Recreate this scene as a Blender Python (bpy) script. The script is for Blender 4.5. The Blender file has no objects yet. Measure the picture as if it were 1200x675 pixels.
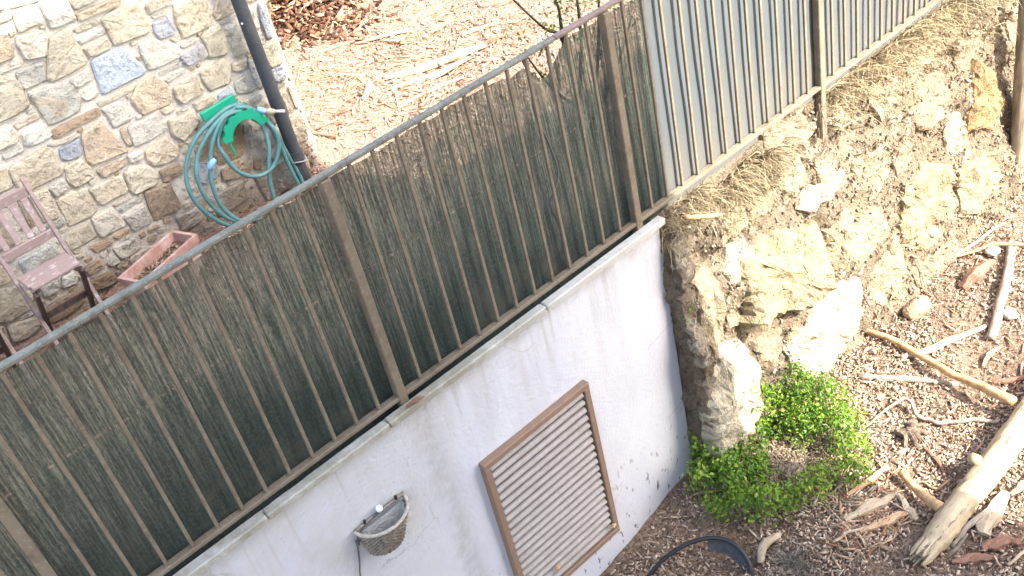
import bpy, math, random
import numpy as np
from mathutils import Vector, Matrix

random.seed(7)
RNG = np.random.default_rng(11)
SC = bpy.context.scene
COL = SC.collection

# ------------------------------------------------------------------ camera
cam_d = bpy.data.cameras.new('camera')
cam = bpy.data.objects.new('camera', cam_d)
COL.objects.link(cam)
cam.matrix_world = Matrix(((0.727008, 0.525036, -0.442490, -1.473947), (-0.657521, 0.346698, -0.668929, -3.274541), (-0.197802, 0.777263, 0.597275, 3.072389), (0.000000, 0.000000, 0.000000, 1.000000)))
cam_d.sensor_fit = 'HORIZONTAL'
cam_d.sensor_width = 36.0
cam_d.lens = 38.1373
cam_d.clip_start = 0.05
cam_d.clip_end = 2000
SC.camera = cam

# ------------------------------------------------------------------ sky, sun, exposure
SUN_EL = math.radians(41)
SUN_H = Vector((0.355, -0.935))            # horizontal direction towards the sun
world = bpy.data.worlds.new('World')
SC.world = world
world.use_nodes = True
wn = world.node_tree
sky = wn.nodes.new('ShaderNodeTexSky')
sky.sky_type = 'NISHITA'
sky.sun_disc = False
sky.sun_elevation = SUN_EL
sky.sun_rotation = math.atan2(SUN_H.x, SUN_H.y)
sky.air_density = 1.0
sky.dust_density = 3.0
sky.ozone_density = 0.6
wn.nodes['Background'].inputs['Strength'].default_value = 0.15
wn.links.new(sky.outputs['Color'], wn.nodes['Background'].inputs['Color'])

sun_d = bpy.data.lights.new('sun', 'SUN')
sun_d.energy = 2.6
sun_d.angle = math.radians(0.5)
sun_d.color = (1.0, 0.95, 0.87)
sun = bpy.data.objects.new('sun', sun_d)
COL.objects.link(sun)
sdir = Vector((-SUN_H.x * math.cos(SUN_EL), -SUN_H.y * math.cos(SUN_EL), -math.sin(SUN_EL)))
sun.rotation_euler = sdir.to_track_quat('-Z', 'Y').to_euler()
sun.location = (6, -12, 14)

SC.view_settings.view_transform = 'Standard'
SC.view_settings.look = 'None'
SC.view_settings.gamma = 1.0
SC.view_settings.use_curve_mapping = False
SC.view_settings.exposure = 2.7
SC.cycles.max_bounces = 8
SC.cycles.transparent_max_bounces = 12
SC.cycles.use_denoising = True


# ------------------------------------------------------------------ helpers
def hash2(ix, iy, seed):
    n = (ix * 374761393 + iy * 668265263 + seed * 1442695041).astype(np.int64) & 0x7fffffff
    n = ((n ^ (n >> 13)) * 1274126177) & 0x7fffffff
    n = (n ^ (n >> 16)) & 0xffff
    return n / 65535.0


def vnoise(x, y, seed=0):
    x = np.asarray(x, float); y = np.asarray(y, float)
    ix = np.floor(x).astype(np.int64); iy = np.floor(y).astype(np.int64)
    fx = x - ix; fy = y - iy
    fx = fx * fx * (3 - 2 * fx); fy = fy * fy * (3 - 2 * fy)
    a = hash2(ix, iy, seed); b = hash2(ix + 1, iy, seed)
    c = hash2(ix, iy + 1, seed); d = hash2(ix + 1, iy + 1, seed)
    return (a + (b - a) * fx) * (1 - fy) + (c + (d - c) * fx) * fy - 0.5


def fbm(x, y, seed=0, octaves=4):
    r = 0; amp = 1.0; f = 1.0
    for k in range(octaves):
        r = r + amp * vnoise(x * f, y * f, seed + k * 17)
        amp *= 0.5; f *= 2.03
    return r


def tag(o, label=None, cat=None, group=None, kind=None):
    if label: o['label'] = label
    if cat: o['category'] = cat
    if group: o['group'] = group
    if kind: o['kind'] = kind
    return o


def empty(name, loc):
    o = bpy.data.objects.new(name, None)
    o.empty_display_size = 0.1
    COL.objects.link(o)
    o.location = loc
    return o


def link(name, me, parent=None, loc=(0, 0, 0)):
    o = bpy.data.objects.new(name, me)
    COL.objects.link(o)
    if parent is not None:
        o.parent = parent
    o.location = loc
    return o


def world_loc(o):
    p = Vector(o.location)
    while o.parent is not None:
        o = o.parent
        p = p + Vector(o.location)
    return p


def mk(name, verts, faces, mat, parent=None, origin=None, smooth=False):
    """One mesh object from world-space vertices; parents carry no rotation."""
    V = np.asarray(verts, float).reshape(-1, 3)
    if origin is None:
        origin = world_loc(parent) if parent is not None else Vector((0, 0, 0))
    origin = Vector(origin)
    me = bpy.data.meshes.new(name)
    me.from_pydata((V - np.array(origin)).tolist(), [], faces)
    if smooth:
        me.polygons.foreach_set('use_smooth', [True] * len(me.polygons))
    me.update()
    if mat is not None:
        me.materials.append(mat)
    base = world_loc(parent) if parent is not None else Vector((0, 0, 0))
    return link(name, me, parent, origin - base)


class MB:
    def __init__(self):
        self.v = []; self.f = []

    def add(self, verts, faces):
        n = len(self.v)
        self.v += [tuple(q) for q in verts]
        self.f += [tuple(i + n for i in fc) for fc in faces]
        return self

    def box(self, x0, x1, y0, y1, z0, z1, bev=0.0):
        if bev <= 0:
            v = [(x, y, z) for x in (x0, x1) for y in (y0, y1) for z in (z0, z1)]
            f = [(0, 1, 3, 2), (4, 6, 7, 5), (0, 4, 5, 1), (2, 3, 7, 6), (0, 2, 6, 4), (1, 5, 7, 3)]
            return self.add(v, f)
        return self.frame_box(Vector(((x0 + x1) / 2, (y0 + y1) / 2, (z0 + z1) / 2)), Vector((1, 0, 0)), Vector((0, 1, 0)),
                              Vector((0, 0, 1)), (x1 - x0) / 2, (y1 - y0) / 2, (z1 - z0) / 2, bev)

    def frame_box(self, c, ax, ay, az, hx, hy, hz, bev=0.004):
        """A box with chamfered edges in its own axes."""
        b = min(bev, hx * .45, hy * .45, hz * .45)
        prof = [(-hx + b, -hy), (hx - b, -hy), (hx, -hy + b), (hx, hy - b), (hx - b, hy), (-hx + b, hy), (-hx, hy - b), (-hx, -hy + b)]
        v = []
        for zz, s in ((-hz, b), (-hz + b, 0), (hz - b, 0), (hz, b)):
            for (px, py) in prof:
                qx = px - math.copysign(min(s, abs(px)), px); qy = py - math.copysign(min(s, abs(py)), py)
                v.append(c + ax * qx + ay * qy + az * zz)
        f = []
        for k in range(3):
            for i in range(8):
                j = (i + 1) % 8
                f.append((k * 8 + i, k * 8 + j, k * 8 + 8 + j, k * 8 + 8 + i))
        f.append(tuple(range(7, -1, -1))); f.append(tuple(range(24, 32)))
        return self.add(v, f)

    def bar(self, p, q, w, t, up=(0, 1, 0), bev=0.003):
        """A straight bar of section w x t from p to q; w runs across 'up'."""
        p = Vector(p); q = Vector(q); az = (q - p).normalized()
        ax = az.cross(Vector(up)).normalized(); ay = az.cross(ax).normalized()
        return self.frame_box((p + q) / 2, ax, ay, az, w / 2, t / 2, (q - p).length / 2, bev)

    def tube(self, pts, rad, segs=8, sub=4, jit=0.0, seed=0, cap=True):
        P = spline(pts, sub); n = len(P)
        R = rad if hasattr(rad, '__len__') else [rad] * 2
        base = len(self.v)
        T0 = None; N = None
        rr = random.Random(seed)
        for i in range(n):
            t = (P[min(i + 1, n - 1)] - P[max(i - 1, 0)])
            t = t.normalized() if t.length > 1e-9 else Vector((0, 0, 1))
            if N is None:
                N = t.cross(Vector((0, 0, 1)) if abs(t.z) < .9 else Vector((1, 0, 0))).normalized()
            else:
                N = (N - t * N.dot(t)).normalized()
            B = t.cross(N)
            u = i / (n - 1) * (len(R) - 1); k = min(int(u), len(R) - 2); r = R[k] + (R[k + 1] - R[k]) * (u - k)
            for s in range(segs):
                a = 2 * math.pi * s / segs
                r2 = r * (1 + (rr.uniform(-jit, jit) if jit else 0))
                self.v.append(tuple(P[i] + N * math.cos(a) * r2 + B * math.sin(a) * r2))
        for i in range(n - 1):
            for s in range(segs):
                s2 = (s + 1) % segs
                self.f.append((base + i * segs + s, base + i * segs + s2, base + (i + 1) * segs + s2, base + (i + 1) * segs + s))
        if cap:
            self.f.append(tuple(base + s for s in range(segs - 1, -1, -1)))
            self.f.append(tuple(base + (n - 1) * segs + s for s in range(segs)))
        return self

    def build(self, name, mat, parent=None, origin=None, smooth=False):
        return mk(name, self.v, self.f, mat, parent, origin, smooth)


def spline(pts, sub):
    P = [Vector(p) for p in pts]
    if sub <= 1 or len(P) < 3:
        if len(P) == 2 and sub > 1:
            return [P[0].lerp(P[1], k / sub) for k in range(sub + 1)]
        return P
    out = []
    for i in range(len(P) - 1):
        p0 = P[i - 1] if i > 0 else P[i] * 2 - P[i + 1]
        p1, p2 = P[i], P[i + 1]
        p3 = P[i + 2] if i + 2 < len(P) else P[i + 1] * 2 - P[i]
        for k in range(sub):
            t = k / sub
            out.append(0.5 * ((2 * p1) + (p2 - p0) * t + (2 * p0 - 5 * p1 + 4 * p2 - p3) * t * t + (3 * p1 - p0 - 3 * p2 + p3) * t ** 3))
    out.append(P[-1])
    return out


def chips(name, pos, length, width, thick, mat, tilt=0.35, parent=None, curl=0.0):
    """Thousands of separate shavings joined into one mesh (vectorised)."""
    n = len(pos)
    yaw = RNG.uniform(0, 2 * np.pi, n); tx = RNG.normal(0, tilt, n); ty = RNG.normal(0, tilt, n)
    L = np.asarray(length) / 2; W = np.asarray(width) / 2; T = np.asarray(thick)
    ex = np.stack([np.cos(yaw) * np.cos(tx), np.sin(yaw) * np.cos(tx), np.sin(tx)], 1)
    ey = np.stack([-np.sin(yaw) * np.cos(ty), np.cos(yaw) * np.cos(ty), np.sin(ty)], 1)
    ez = np.cross(ex, ey)
    ez /= np.linalg.norm(ez, axis=1)[:, None]
    V = np.zeros((n, 8, 3))
    j = RNG.uniform(.35, 1.0, (n, 4)); k2 = RNG.uniform(-.35, .35, (n, 4))
    sg = [(-1, -1), (1, -1), (1, 1), (-1, 1)]
    for i, (a, b) in enumerate(sg):
        q = pos + ex * ((L * (a + k2[:, i] * .4))[:, None]) + ey * ((W * b * j[:, i])[:, None])
        V[:, i] = q
        V[:, i + 4] = q + ez * T[:, None] + ez * ((curl * L * RNG.uniform(0, 1, n))[:, None])
    F = np.array([(4, 5, 6, 7), (0, 1, 5, 4), (1, 2, 6, 5), (2, 3, 7, 6), (3, 0, 4, 7)])
    allF = (F[None] + (np.arange(n) * 8)[:, None, None]).reshape(-1, 4)
    me = bpy.data.meshes.new(name)
    me.vertices.add(n * 8); me.vertices.foreach_set('co', V.reshape(-1))
    nf = len(allF)
    me.loops.add(nf * 4); me.loops.foreach_set('vertex_index', allF.reshape(-1).astype(np.int32))
    me.polygons.add(nf); me.polygons.foreach_set('loop_start', np.arange(0, nf * 4, 4, dtype=np.int32))
    me.update(calc_edges=True); me.validate()
    me.materials.append(mat)
    return link(name, me, parent)


def cards(pos, nrm, size, rnd, aspect=.55):
    """Pointed leaf faces (two triangles folded on the midrib) at pos, facing roughly nrm."""
    n = len(pos)
    t = rnd.normal(0, 1, (n, 3)); t -= nrm * (t * nrm).sum(1)[:, None]
    t /= np.linalg.norm(t, axis=1)[:, None] + 1e-9
    b = np.cross(nrm, t)
    s = size[:, None] if hasattr(size, 'shape') else size
    V = np.stack([pos - t * s * .5, pos + b * s * aspect * .5 + nrm * s * .12, pos + t * s * .5, pos - b * s * aspect * .5 + nrm * s * .12], 1)
    F = (np.array([(0, 1, 2), (0, 2, 3)])[None] + (np.arange(n) * 4)[:, None, None]).reshape(-1, 3)
    return V.reshape(-1, 3), F


# ------------------------------------------------------------------ materials
class Mat:
    def __init__(self, name, rough=.85, spec=.25):
        self.m = bpy.data.materials.new(name); self.m.use_nodes = True
        self.t = self.m.node_tree; self.b = self.t.nodes['Principled BSDF']
        self.b.inputs['Roughness'].default_value = rough
        self.b.inputs['Specular IOR Level'].default_value = spec
        self.co = self.t.nodes.new('ShaderNodeTexCoord').outputs['Object']

    def n(self, kind, **kw):
        nd = self.t.nodes.new(kind)
        for k, v in kw.items(): setattr(nd, k, v)
        return nd

    def lk(self, a, b): self.t.links.new(a, b)

    def geo(self): return self.n('ShaderNodeNewGeometry')

    def map(self, scale=(1, 1, 1), loc=(0, 0, 0), world=False, rot=(0, 0, 0)):
        mp = self.n('ShaderNodeMapping')
        mp.inputs['Scale'].default_value = scale; mp.inputs['Location'].default_value = loc; mp.inputs['Rotation'].default_value = rot
        self.lk(self.geo().outputs['Position'] if world else self.co, mp.inputs['Vector'])
        return mp.outputs[0]

    def noise(self, scale=5, detail=4, rough=.6, vec=None, dist=0):
        nd = self.n('ShaderNodeTexNoise')
        nd.inputs['Scale'].default_value = scale; nd.inputs['Detail'].default_value = detail
        nd.inputs['Roughness'].default_value = rough; nd.inputs['Distortion'].default_value = dist
        self.lk(vec if vec is not None else self.co, nd.inputs['Vector'])
        return nd.outputs['Fac']

    def ramp(self, fac, stops):
        r = self.n('ShaderNodeValToRGB')
        while len(r.color_ramp.elements) < len(stops): r.color_ramp.elements.new(.5)
        for e, (p, c) in zip(r.color_ramp.elements, stops):
            e.position = p; e.color = (c, c, c, 1) if not hasattr(c, '__len__') else (*c, 1)
        self.lk(fac, r.inputs['Fac'])
        return r.outputs['Color']

    def mix(self, fac, a, b, blend='MIX'):
        m = self.n('ShaderNodeMix', data_type='RGBA', blend_type=blend)
        for sock, v in ((m.inputs[0], fac), (m.inputs[6], a), (m.inputs[7], b)):
            if isinstance(v, bpy.types.NodeSocket): self.lk(v, sock)
            elif hasattr(v, '__len__'): sock.default_value = (*v, 1)
            elif sock.type == 'RGBA': sock.default_value = (v, v, v, 1)
            else: sock.default_value = v
        return m.outputs[2]

    def math(self, op, a, b=None, clamp=False):
        m = self.n('ShaderNodeMath', operation=op, use_clamp=clamp)
        for i, v in enumerate((a, b)):
            if v is None: continue
            if isinstance(v, bpy.types.NodeSocket): self.lk(v, m.inputs[i])
            else: m.inputs[i].default_value = v
        return m.outputs[0]

    def color(self, c):
        if isinstance(c, bpy.types.NodeSocket): self.lk(c, self.b.inputs['Base Color'])
        else: self.b.inputs['Base Color'].default_value = (*c, 1)
        return self

    def bump(self, h, strength=.5, dist=.01):
        bp = self.n('ShaderNodeBump')
        bp.inputs['Strength'].default_value = strength; bp.inputs['Distance'].default_value = dist
        self.lk(h, bp.inputs['Height']); self.lk(bp.outputs[0], self.b.inputs['Normal'])
        return self


def m_paint(name, c, dirt=(.12, .09, .06), amount=.5, rough=.55, scale=9):
    M = Mat(name, rough, .12)
    n1 = M.noise(scale, 6, .7, M.map(world=True)); n2 = M.noise(scale * 7, 3, .6, M.map(world=True))
    d = M.math('MULTIPLY', M.ramp(n1, [(.45, 0.0), (.72, 1.0)]), amount)
    col = M.mix(d, c, dirt)
    col = M.mix(M.math('MULTIPLY', M.ramp(n2, [(.55, 0.), (.7, 1.)]), amount * .5), col, tuple(min(1, v * 1.6 + .04) for v in c))
    M.color(col).bump(n2, .25, .002)
    return M.m


def m_wood(name, a, b, stretch=(3, 40, 40), rough=.8, world=False, dark=None):
    M = Mat(name, rough, .2)
    v = M.map(stretch, world=world)
    n1 = M.noise(1.0, 6, .65, v, .4); n2 = M.noise(4.0, 3, .6)
    crack = M.ramp(M.noise(1.6, 4, .7, M.map(tuple(q * 1.7 for q in stretch), (3, 1, 7), world)), [(.60, 0.), (.66, .75)])
    col = M.mix(M.ramp(n1, [(.35, 0.), (.65, 1.)]), a, b)
    col = M.mix(M.math('MULTIPLY', M.ramp(n2, [(.5, 0.), (.75, 1.)]), .5), col, dark or tuple(x * .55 for x in a))
    col = M.mix(crack, col, tuple(x * .3 for x in a))
    M.color(col).bump(M.math('SUBTRACT', n1, crack), .6, .008)
    return M.m


def m_island(name, stops, rough=.9, nscale=60, bump=.4):
    M = Mat(name, rough, .15)
    r = M.geo().outputs['Random Per Island']
    n = M.noise(nscale, 3, .6)
    M.color(M.mix(.45, M.ramp(r, stops), M.mix(n, (.25, .25, .25), (1.0, 1.0, 1.0)), 'MULTIPLY')).bump(n, bump, .003)
    return M.m

# ------------------------------------------------------------------ surface materials
M = Mat('terrace_soil', .95, .1)
n1 = M.noise(2.2, 5, .6); n2 = M.noise(45, 5, .7); n3 = M.noise(160, 2, .5)
c_ = M.mix(M.ramp(n1, [(.35, 0.), (.65, 1.)]), (.27, .165, .115), (.35, .23, .165))
c_ = M.mix(M.ramp(n2, [(.42, 0.), (.62, 1.)]), M.mix(.6, c_, (.12, .07, .045)), c_)
M.color(M.mix(M.ramp(n3, [(.5, 0.), (.7, .6)]), c_, (.44, .33, .24))).bump(n2, .8, .02)
MAT_TERRACE = M.m

M = Mat('mulch_soil', .95, .1)
n1 = M.noise(1.7, 5, .6); n2 = M.noise(50, 5, .75); n3 = M.noise(140, 2, .5)
c_ = M.mix(M.ramp(n1, [(.35, 0.), (.65, 1.)]), (.20, .138, .09), (.32, .23, .155))
c_ = M.mix(M.ramp(n2, [(.4, 0.), (.6, 1.)]), (.07, .046, .032), c_)
M.color(M.mix(M.ramp(n3, [(.52, 0.), (.72, .7)]), c_, (.42, .31, .23))).bump(n2, .9, .02)
MAT_MULCH_SOIL = M.m

M = Mat('lime_mortar', .95, .1)
n1 = M.noise(6, 5, .65); n2 = M.noise(80, 4, .7)
low = M.n('ShaderNodeSeparateXYZ'); M.lk(M.geo().outputs['Position'], low.inputs[0])
damp = M.ramp(M.math('ADD', low.outputs[2], M.math('MULTIPLY', M.math('SUBTRACT', n1, .5), .7)), [(.02, 1.), (.30, 0.)])
c_ = M.mix(M.ramp(n1, [(.35, 0.), (.65, 1.)]), (.56, .52, .45), (.68, .64, .56))
c_ = M.mix(M.math('MULTIPLY', damp, .75), c_, (.13, .09, .06))
M.color(M.mix(M.math('MULTIPLY', M.ramp(n2, [(.3, 1.), (.5, 0.)]), .5), c_, (.22, .18, .14))).bump(n2, .8, .012)
MAT_MORTAR = M.m


def m_stone(name, damp_on=True, sc=1.0, bump=.9, soil=.85):
    """Split stone: the object's own colour, mottled, veined, with lichen; damp earth stain low on the house wall."""
    M = Mat(name, .9, .15)
    oi = M.n('ShaderNodeObjectInfo')
    off = M.n('ShaderNodeVectorMath', operation='ADD')
    M.lk(M.co, off.inputs[0]); M.lk(M.math('MULTIPLY', oi.outputs['Random'], 37.0), off.inputs[1])
    v = off.outputs[0]
    n1 = M.noise(9 * sc, 5, .6, v, .6); n2 = M.noise(38 * sc, 5, .7, v); n3 = M.noise(120 * sc, 2, .6, v)
    c_ = M.mix(M.ramp(n1, [(.30, 0.), (.68, 1.)]), M.mix(1, oi.outputs['Color'], (.80, .78, .74), 'MULTIPLY'), M.mix(1, oi.outputs['Color'], (1.18, 1.16, 1.10), 'MULTIPLY'))
    rust = M.ramp(M.noise(5 * sc, 3, .5, v, 1.2), [(.58, 0.), (.75, .35)])
    c_ = M.mix(rust, c_, M.mix(1, oi.outputs['Color'], (1.05, .78, .45), 'MULTIPLY'))
    c_ = M.mix(M.math('MULTIPLY', M.ramp(n2, [(.32, 1.), (.50, 0.)]), .7), c_, M.mix(1, oi.outputs['Color'], (.42, .38, .35), 'MULTIPLY'))
    c_ = M.mix(M.math('MULTIPLY', M.ramp(n3, [(.60, 0.), (.75, 1.)]), .35), c_, (.55, .52, .45))
    if damp_on:
        p = M.n('ShaderNodeSeparateXYZ'); M.lk(M.geo().outputs['Position'], p.inputs[0])
        big = M.noise(3.5, 4, .6, M.map(world=True))
        d = M.ramp(M.math('ADD', p.outputs[2], M.math('MULTIPLY', M.math('SUBTRACT', big, .5), .8)), [(.02, 1.), (.28, 0.)])
        c_ = M.mix(M.math('MULTIPLY', d, .72), c_, (.14, .095, .06))
    if not damp_on:
        vo = M.n('ShaderNodeTexVoronoi', feature='DISTANCE_TO_EDGE'); vo.inputs['Scale'].default_value = 9
        wv = M.n('ShaderNodeVectorMath', operation='ADD'); M.lk(v, wv.inputs[0]); nz_ = M.n('ShaderNodeTexNoise'); nz_.inputs['Scale'].default_value = 14; M.lk(v, nz_.inputs['Vector'])
        s2 = M.n('ShaderNodeVectorMath', operation='SCALE'); s2.inputs[3].default_value = .12; M.lk(nz_.outputs['Color'], s2.inputs[0]); M.lk(s2.outputs[0], wv.inputs[1]); M.lk(wv.outputs[0], vo.inputs['Vector'])
        fis = M.math('MULTIPLY', M.ramp(vo.outputs['Distance'], [(.0, 1.), (.035, 0.)]), M.ramp(M.noise(4, 2, .5, v), [(.46, 0.), (.58, .9)]))
        c_ = M.mix(fis, c_, (.045, .033, .022))
        dirt_ = M.ramp(M.noise(6, 5, .7, v, .8), [(.48, 0.), (.64, soil)])
        c_ = M.mix(dirt_, c_, (.22, .17, .115))
    hgt = M.math('ADD', M.math('MULTIPLY', n1, 1.6), M.math('ADD', n2, M.math('MULTIPLY', n3, .35)))
    M.color(c_).bump(hgt, bump, .022 / sc)
    return M.m


MAT_STONE = m_stone('rubble_stone')
MAT_ROCK = m_stone('weathered_rock', False, .7, 1.0)
MAT_ROCKC = m_stone('bare_rock', False, .7, 1.0, .3)

M = Mat('bank_earth', .95, .1)
v = M.map(world=True)
n1 = M.noise(2.6, 6, .65, v, .5); n2 = M.noise(22, 6, .7, v); n3 = M.noise(90, 3, .6, v)
c_ = M.mix(M.ramp(n1, [(.38, 0.), (.62, 1.)]), (.175, .135, .092), (.28, .222, .155))
c_ = M.mix(M.ramp(M.noise(1.3, 4, .5, v), [(.55, 0.), (.68, .8)]), c_, (.235, .19, .115))
c_ = M.mix(M.math('MULTIPLY', M.ramp(n2, [(.34, 1.), (.48, 0.)]), .75), c_, (.075, .052, .035))
M.color(M.mix(M.ramp(n3, [(.56, 0.), (.72, .6)]), c_, (.31, .26, .19))).bump(M.math('ADD', n2, M.math('MULTIPLY', n3, .5)), 1.0, .05)
MAT_BANK = M.m

M = Mat('white_plaster', .8, .2)
v = M.map(world=True); vs = M.map((9, 9, .8), world=True)
p = M.n('ShaderNodeSeparateXYZ'); M.lk(M.geo().outputs['Position'], p.inputs[0])
n1 = M.noise(1.6, 6, .62, v, .3); n2 = M.noise(14, 6, .7, v); n3 = M.noise(1.0, 5, .6, vs); n4 = M.noise(55, 3, .6, v)
c_ = M.mix(M.ramp(n1, [(.4, 0.), (.65, 1.)]), (.54, .545, .58), (.61, .612, .64))
# grime running down from the coping, worn patches, earth splashed on the foot of the wall
run = M.math('MULTIPLY', M.ramp(n3, [(.46, 0.), (.70, 1.)]), M.ramp(M.math('MULTIPLY', p.outputs[2], -1), [(.02, .75), (.75, .22), (1., .12)]))
c_ = M.mix(M.math('MULTIPLY', run, .8), c_, (.42, .385, .34))
topg = M.math('MULTIPLY', M.ramp(M.math('ADD', M.math('MULTIPLY', p.outputs[2], -1), M.math('MULTIPLY', M.math('SUBTRACT', n1, .5), .25)), [(.03, .8), (.16, 0.)]), M.ramp(n2, [(.38, 0.), (.62, 1.)]))
c_ = M.mix(topg, c_, (.33, .29, .235))
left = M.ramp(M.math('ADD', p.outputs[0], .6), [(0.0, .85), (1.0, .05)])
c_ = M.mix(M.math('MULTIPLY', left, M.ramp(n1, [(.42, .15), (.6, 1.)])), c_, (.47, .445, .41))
seam = M.math('ABSOLUTE', M.math('SUBTRACT', M.math('ADD', p.outputs[0], M.math('MULTIPLY', M.math('SUBTRACT', n2, .5), .10)), .055))
band = M.math('MULTIPLY', M.ramp(seam, [(.02, 1.), (.09, 0.)]), M.ramp(n2, [(.35, .25), (.6, .8)]))
c_ = M.mix(M.math('MULTIPLY', band, .7), c_, (.33, .305, .27))
spl = M.math('MULTIPLY', M.ramp(M.math('ADD', M.math('MULTIPLY', p.outputs[2], -1), M.math('MULTIPLY', p.outputs[0], .12)), [(.0, 0.), (1., 1.)]), 1.0)
foot = M.ramp(M.math('MULTIPLY', M.math('ADD', p.outputs[2], 1.0), -1), [(.15, 0.), (.75, 1.)])
c_ = M.mix(M.math('MULTIPLY', M.math('MULTIPLY', M.ramp(M.noise(30, 3, .55, M.map((1, 1, .45), world=True)), [(.62, 0.), (.67, 1.)]), foot), .9), c_, (.10, .085, .07))
c_ = M.mix(M.math('MULTIPLY', M.ramp(M.noise(34, 2, .5, v), [(.755, 0.), (.77, 1.)]), .7), c_, (.13, .11, .10))
vo = M.n('ShaderNodeTexVoronoi', feature='DISTANCE_TO_EDGE'); vo.inputs['Scale'].default_value = 1.15
wv = M.n('ShaderNodeVectorMath', operation='ADD'); M.lk(v, wv.inputs[0])
nv = M.n('ShaderNodeTexNoise'); nv.inputs['Scale'].default_value = 5; nv.inputs['Detail'].default_value = 5; M.lk(v, nv.inputs['Vector'])
sc_ = M.n('ShaderNodeVectorMath', operation='SCALE'); sc_.inputs[3].default_value = .22; M.lk(nv.outputs['Color'], sc_.inputs[0]); M.lk(sc_.outputs[0], wv.inputs[1]); M.lk(wv.outputs[0], vo.inputs['Vector'])
hair = M.math('MULTIPLY', M.ramp(vo.outputs['Distance'], [(.0, 1.), (.006, 0.)]), M.ramp(M.noise(2.3, 2, .5, v), [(.52, 0.), (.62, .75)]))
c_ = M.mix(hair, c_, (.30, .28, .26))
drip = M.math('MULTIPLY', M.ramp(M.noise(1.0, 3, .6, M.map((26, 26, 1.1), world=True)), [(.58, 0.), (.70, .55)]), M.ramp(M.math('MULTIPLY', p.outputs[2], -1), [(.05, 1.), (.55, 0.)]))
c_ = M.mix(drip, c_, (.36, .33, .285))
scuff = M.math('MULTIPLY', M.ramp(M.noise(60, 4, .7, v), [(.56, 0.), (.66, .5)]), M.ramp(M.noise(2.0, 3, .5, v), [(.50, 0.), (.66, 1.)]))
c_ = M.mix(scuff, c_, (.34, .325, .31))
trowel = M.noise(5.5, 3, .5, M.map((1, 1, 2.2), world=True), 1.5)
M.color(c_).bump(M.math('ADD', M.math('MULTIPLY', trowel, .35), M.math('ADD', n2, M.math('MULTIPLY', n4, .4))), .4, .014)
MAT_PLASTER = M.m

M = Mat('coping_cement', .85, .2)
v = M.map(world=True)
n1 = M.noise(5, 6, .7, v); n2 = M.noise(45, 4, .65, v)
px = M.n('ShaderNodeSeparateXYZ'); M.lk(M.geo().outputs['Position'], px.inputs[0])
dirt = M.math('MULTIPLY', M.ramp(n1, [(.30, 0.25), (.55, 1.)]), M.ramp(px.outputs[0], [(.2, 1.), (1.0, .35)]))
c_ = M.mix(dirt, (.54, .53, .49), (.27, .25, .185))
M.color(M.mix(M.math('MULTIPLY', M.ramp(n2, [(.55, 0.), (.7, 1.)]), .5), c_, (.2, .18, .14))).bump(n2, .5, .006)
MAT_COPING = M.m

MAT_BROWN = m_paint('brown_fence_paint', (.185, .152, .108), (.11, .075, .048), .7, .6, 9)
MAT_RAIL = m_paint('weathered_grey_rail', (.185, .185, .15), (.085, .08, .065), .9, .9, 14)
MAT_RAILB = m_paint('faded_brown_rail', (.21, .16, .13), (.12, .09, .07), .6, .7, 12)
MAT_DOORB = m_paint('brown_frame_paint', (.25, .165, .115), (.16, .11, .08), .4, .5, 8)
MAT_SLAT = m_paint('brown_slat_paint', (.37, .335, .305), (.22, .18, .145), .45, .55, 10)
MAT_BACK = Mat('brown_backing', .8, .1).color((.105, .07, .05)).m
MAT_DARK = Mat('dark_void', .95, .05).color((.012, .011, .010)).m

# shade net: fine woven plastic, see-through between the threads, worn thin in streaks
M = Mat('shade_net_weave', .8, .2)
t = M.t
v1 = M.map((105, 1, 4), rot=(0, 0, 0)); v2 = M.map((240, 1, 40))
p = M.n('ShaderNodeSeparateXYZ'); M.lk(M.co, p.inputs[0])
st = M.noise(1.0, 4, .65, v1); fine = M.noise(1.0, 2, .6, v2); big = M.noise(1.7, 4, .6); weft = M.noise(1.0, 2, .5, M.map((6, 1, 150)))
worn = M.math('MULTIPLY', M.ramp(st, [(.44, 0.), (.62, 1.)]), M.ramp(fine, [(.36, 0.), (.56, 1.)]))
worn = M.math('MULTIPLY', worn, M.ramp(M.math('ADD', M.math('MULTIPLY', p.outputs[2], .55), big), [(.52, .10), (.98, 1.)]))
zl = M.math('ADD', p.outputs[2], M.math('MULTIPLY', M.noise(.8, 2, .5), .22))
stitch = M.math('MULTIPLY', M.ramp(M.math('ABSOLUTE', M.math('SUBTRACT', zl, .77)), [(.0, 1.), (.012, 0.)]), M.ramp(M.noise(1.0, 1, .5, M.map((45, 1, 3))), [(.48, 0.), (.58, .8)]))
sheer = M.math('MULTIPLY', M.ramp(p.outputs[2], [(.70, 0.), (1.05, .10)]), M.ramp(big, [(.35, .2), (.65, 1.)]))
fac = M.math('ADD', M.math('ADD', sheer, M.math('MULTIPLY', worn, .34)), M.math('MULTIPLY', stitch, .5))
fac = M.math('ADD', fac, M.math('MULTIPLY', M.ramp(big, [(.3, .03), (.7, .09)]), 1.0))
fac = M.math('ADD', fac, M.math('MULTIPLY', M.math('SUBTRACT', weft, .5), .10), True)
dbl = M.ramp(M.math('ADD', p.outputs[2], M.math('MULTIPLY', M.math('SUBTRACT', M.noise(1.1, 2, .4), .5), 0.8)), [(.12, 1.), (.62, 0.)])
fac = M.math('MULTIPLY', fac, M.math('SUBTRACT', 1.0, M.math('MULTIPLY', dbl, .75)))
dust = M.ramp(M.noise(3.1, 5, .65, None, .8), [(.52, 0.), (.75, 1.)])
lowz = M.ramp(p.outputs[2], [(.0, 1.), (.45, .1)])
c_ = M.mix(st, (.030, .042, .036), (.088, .108, .086))
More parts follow.
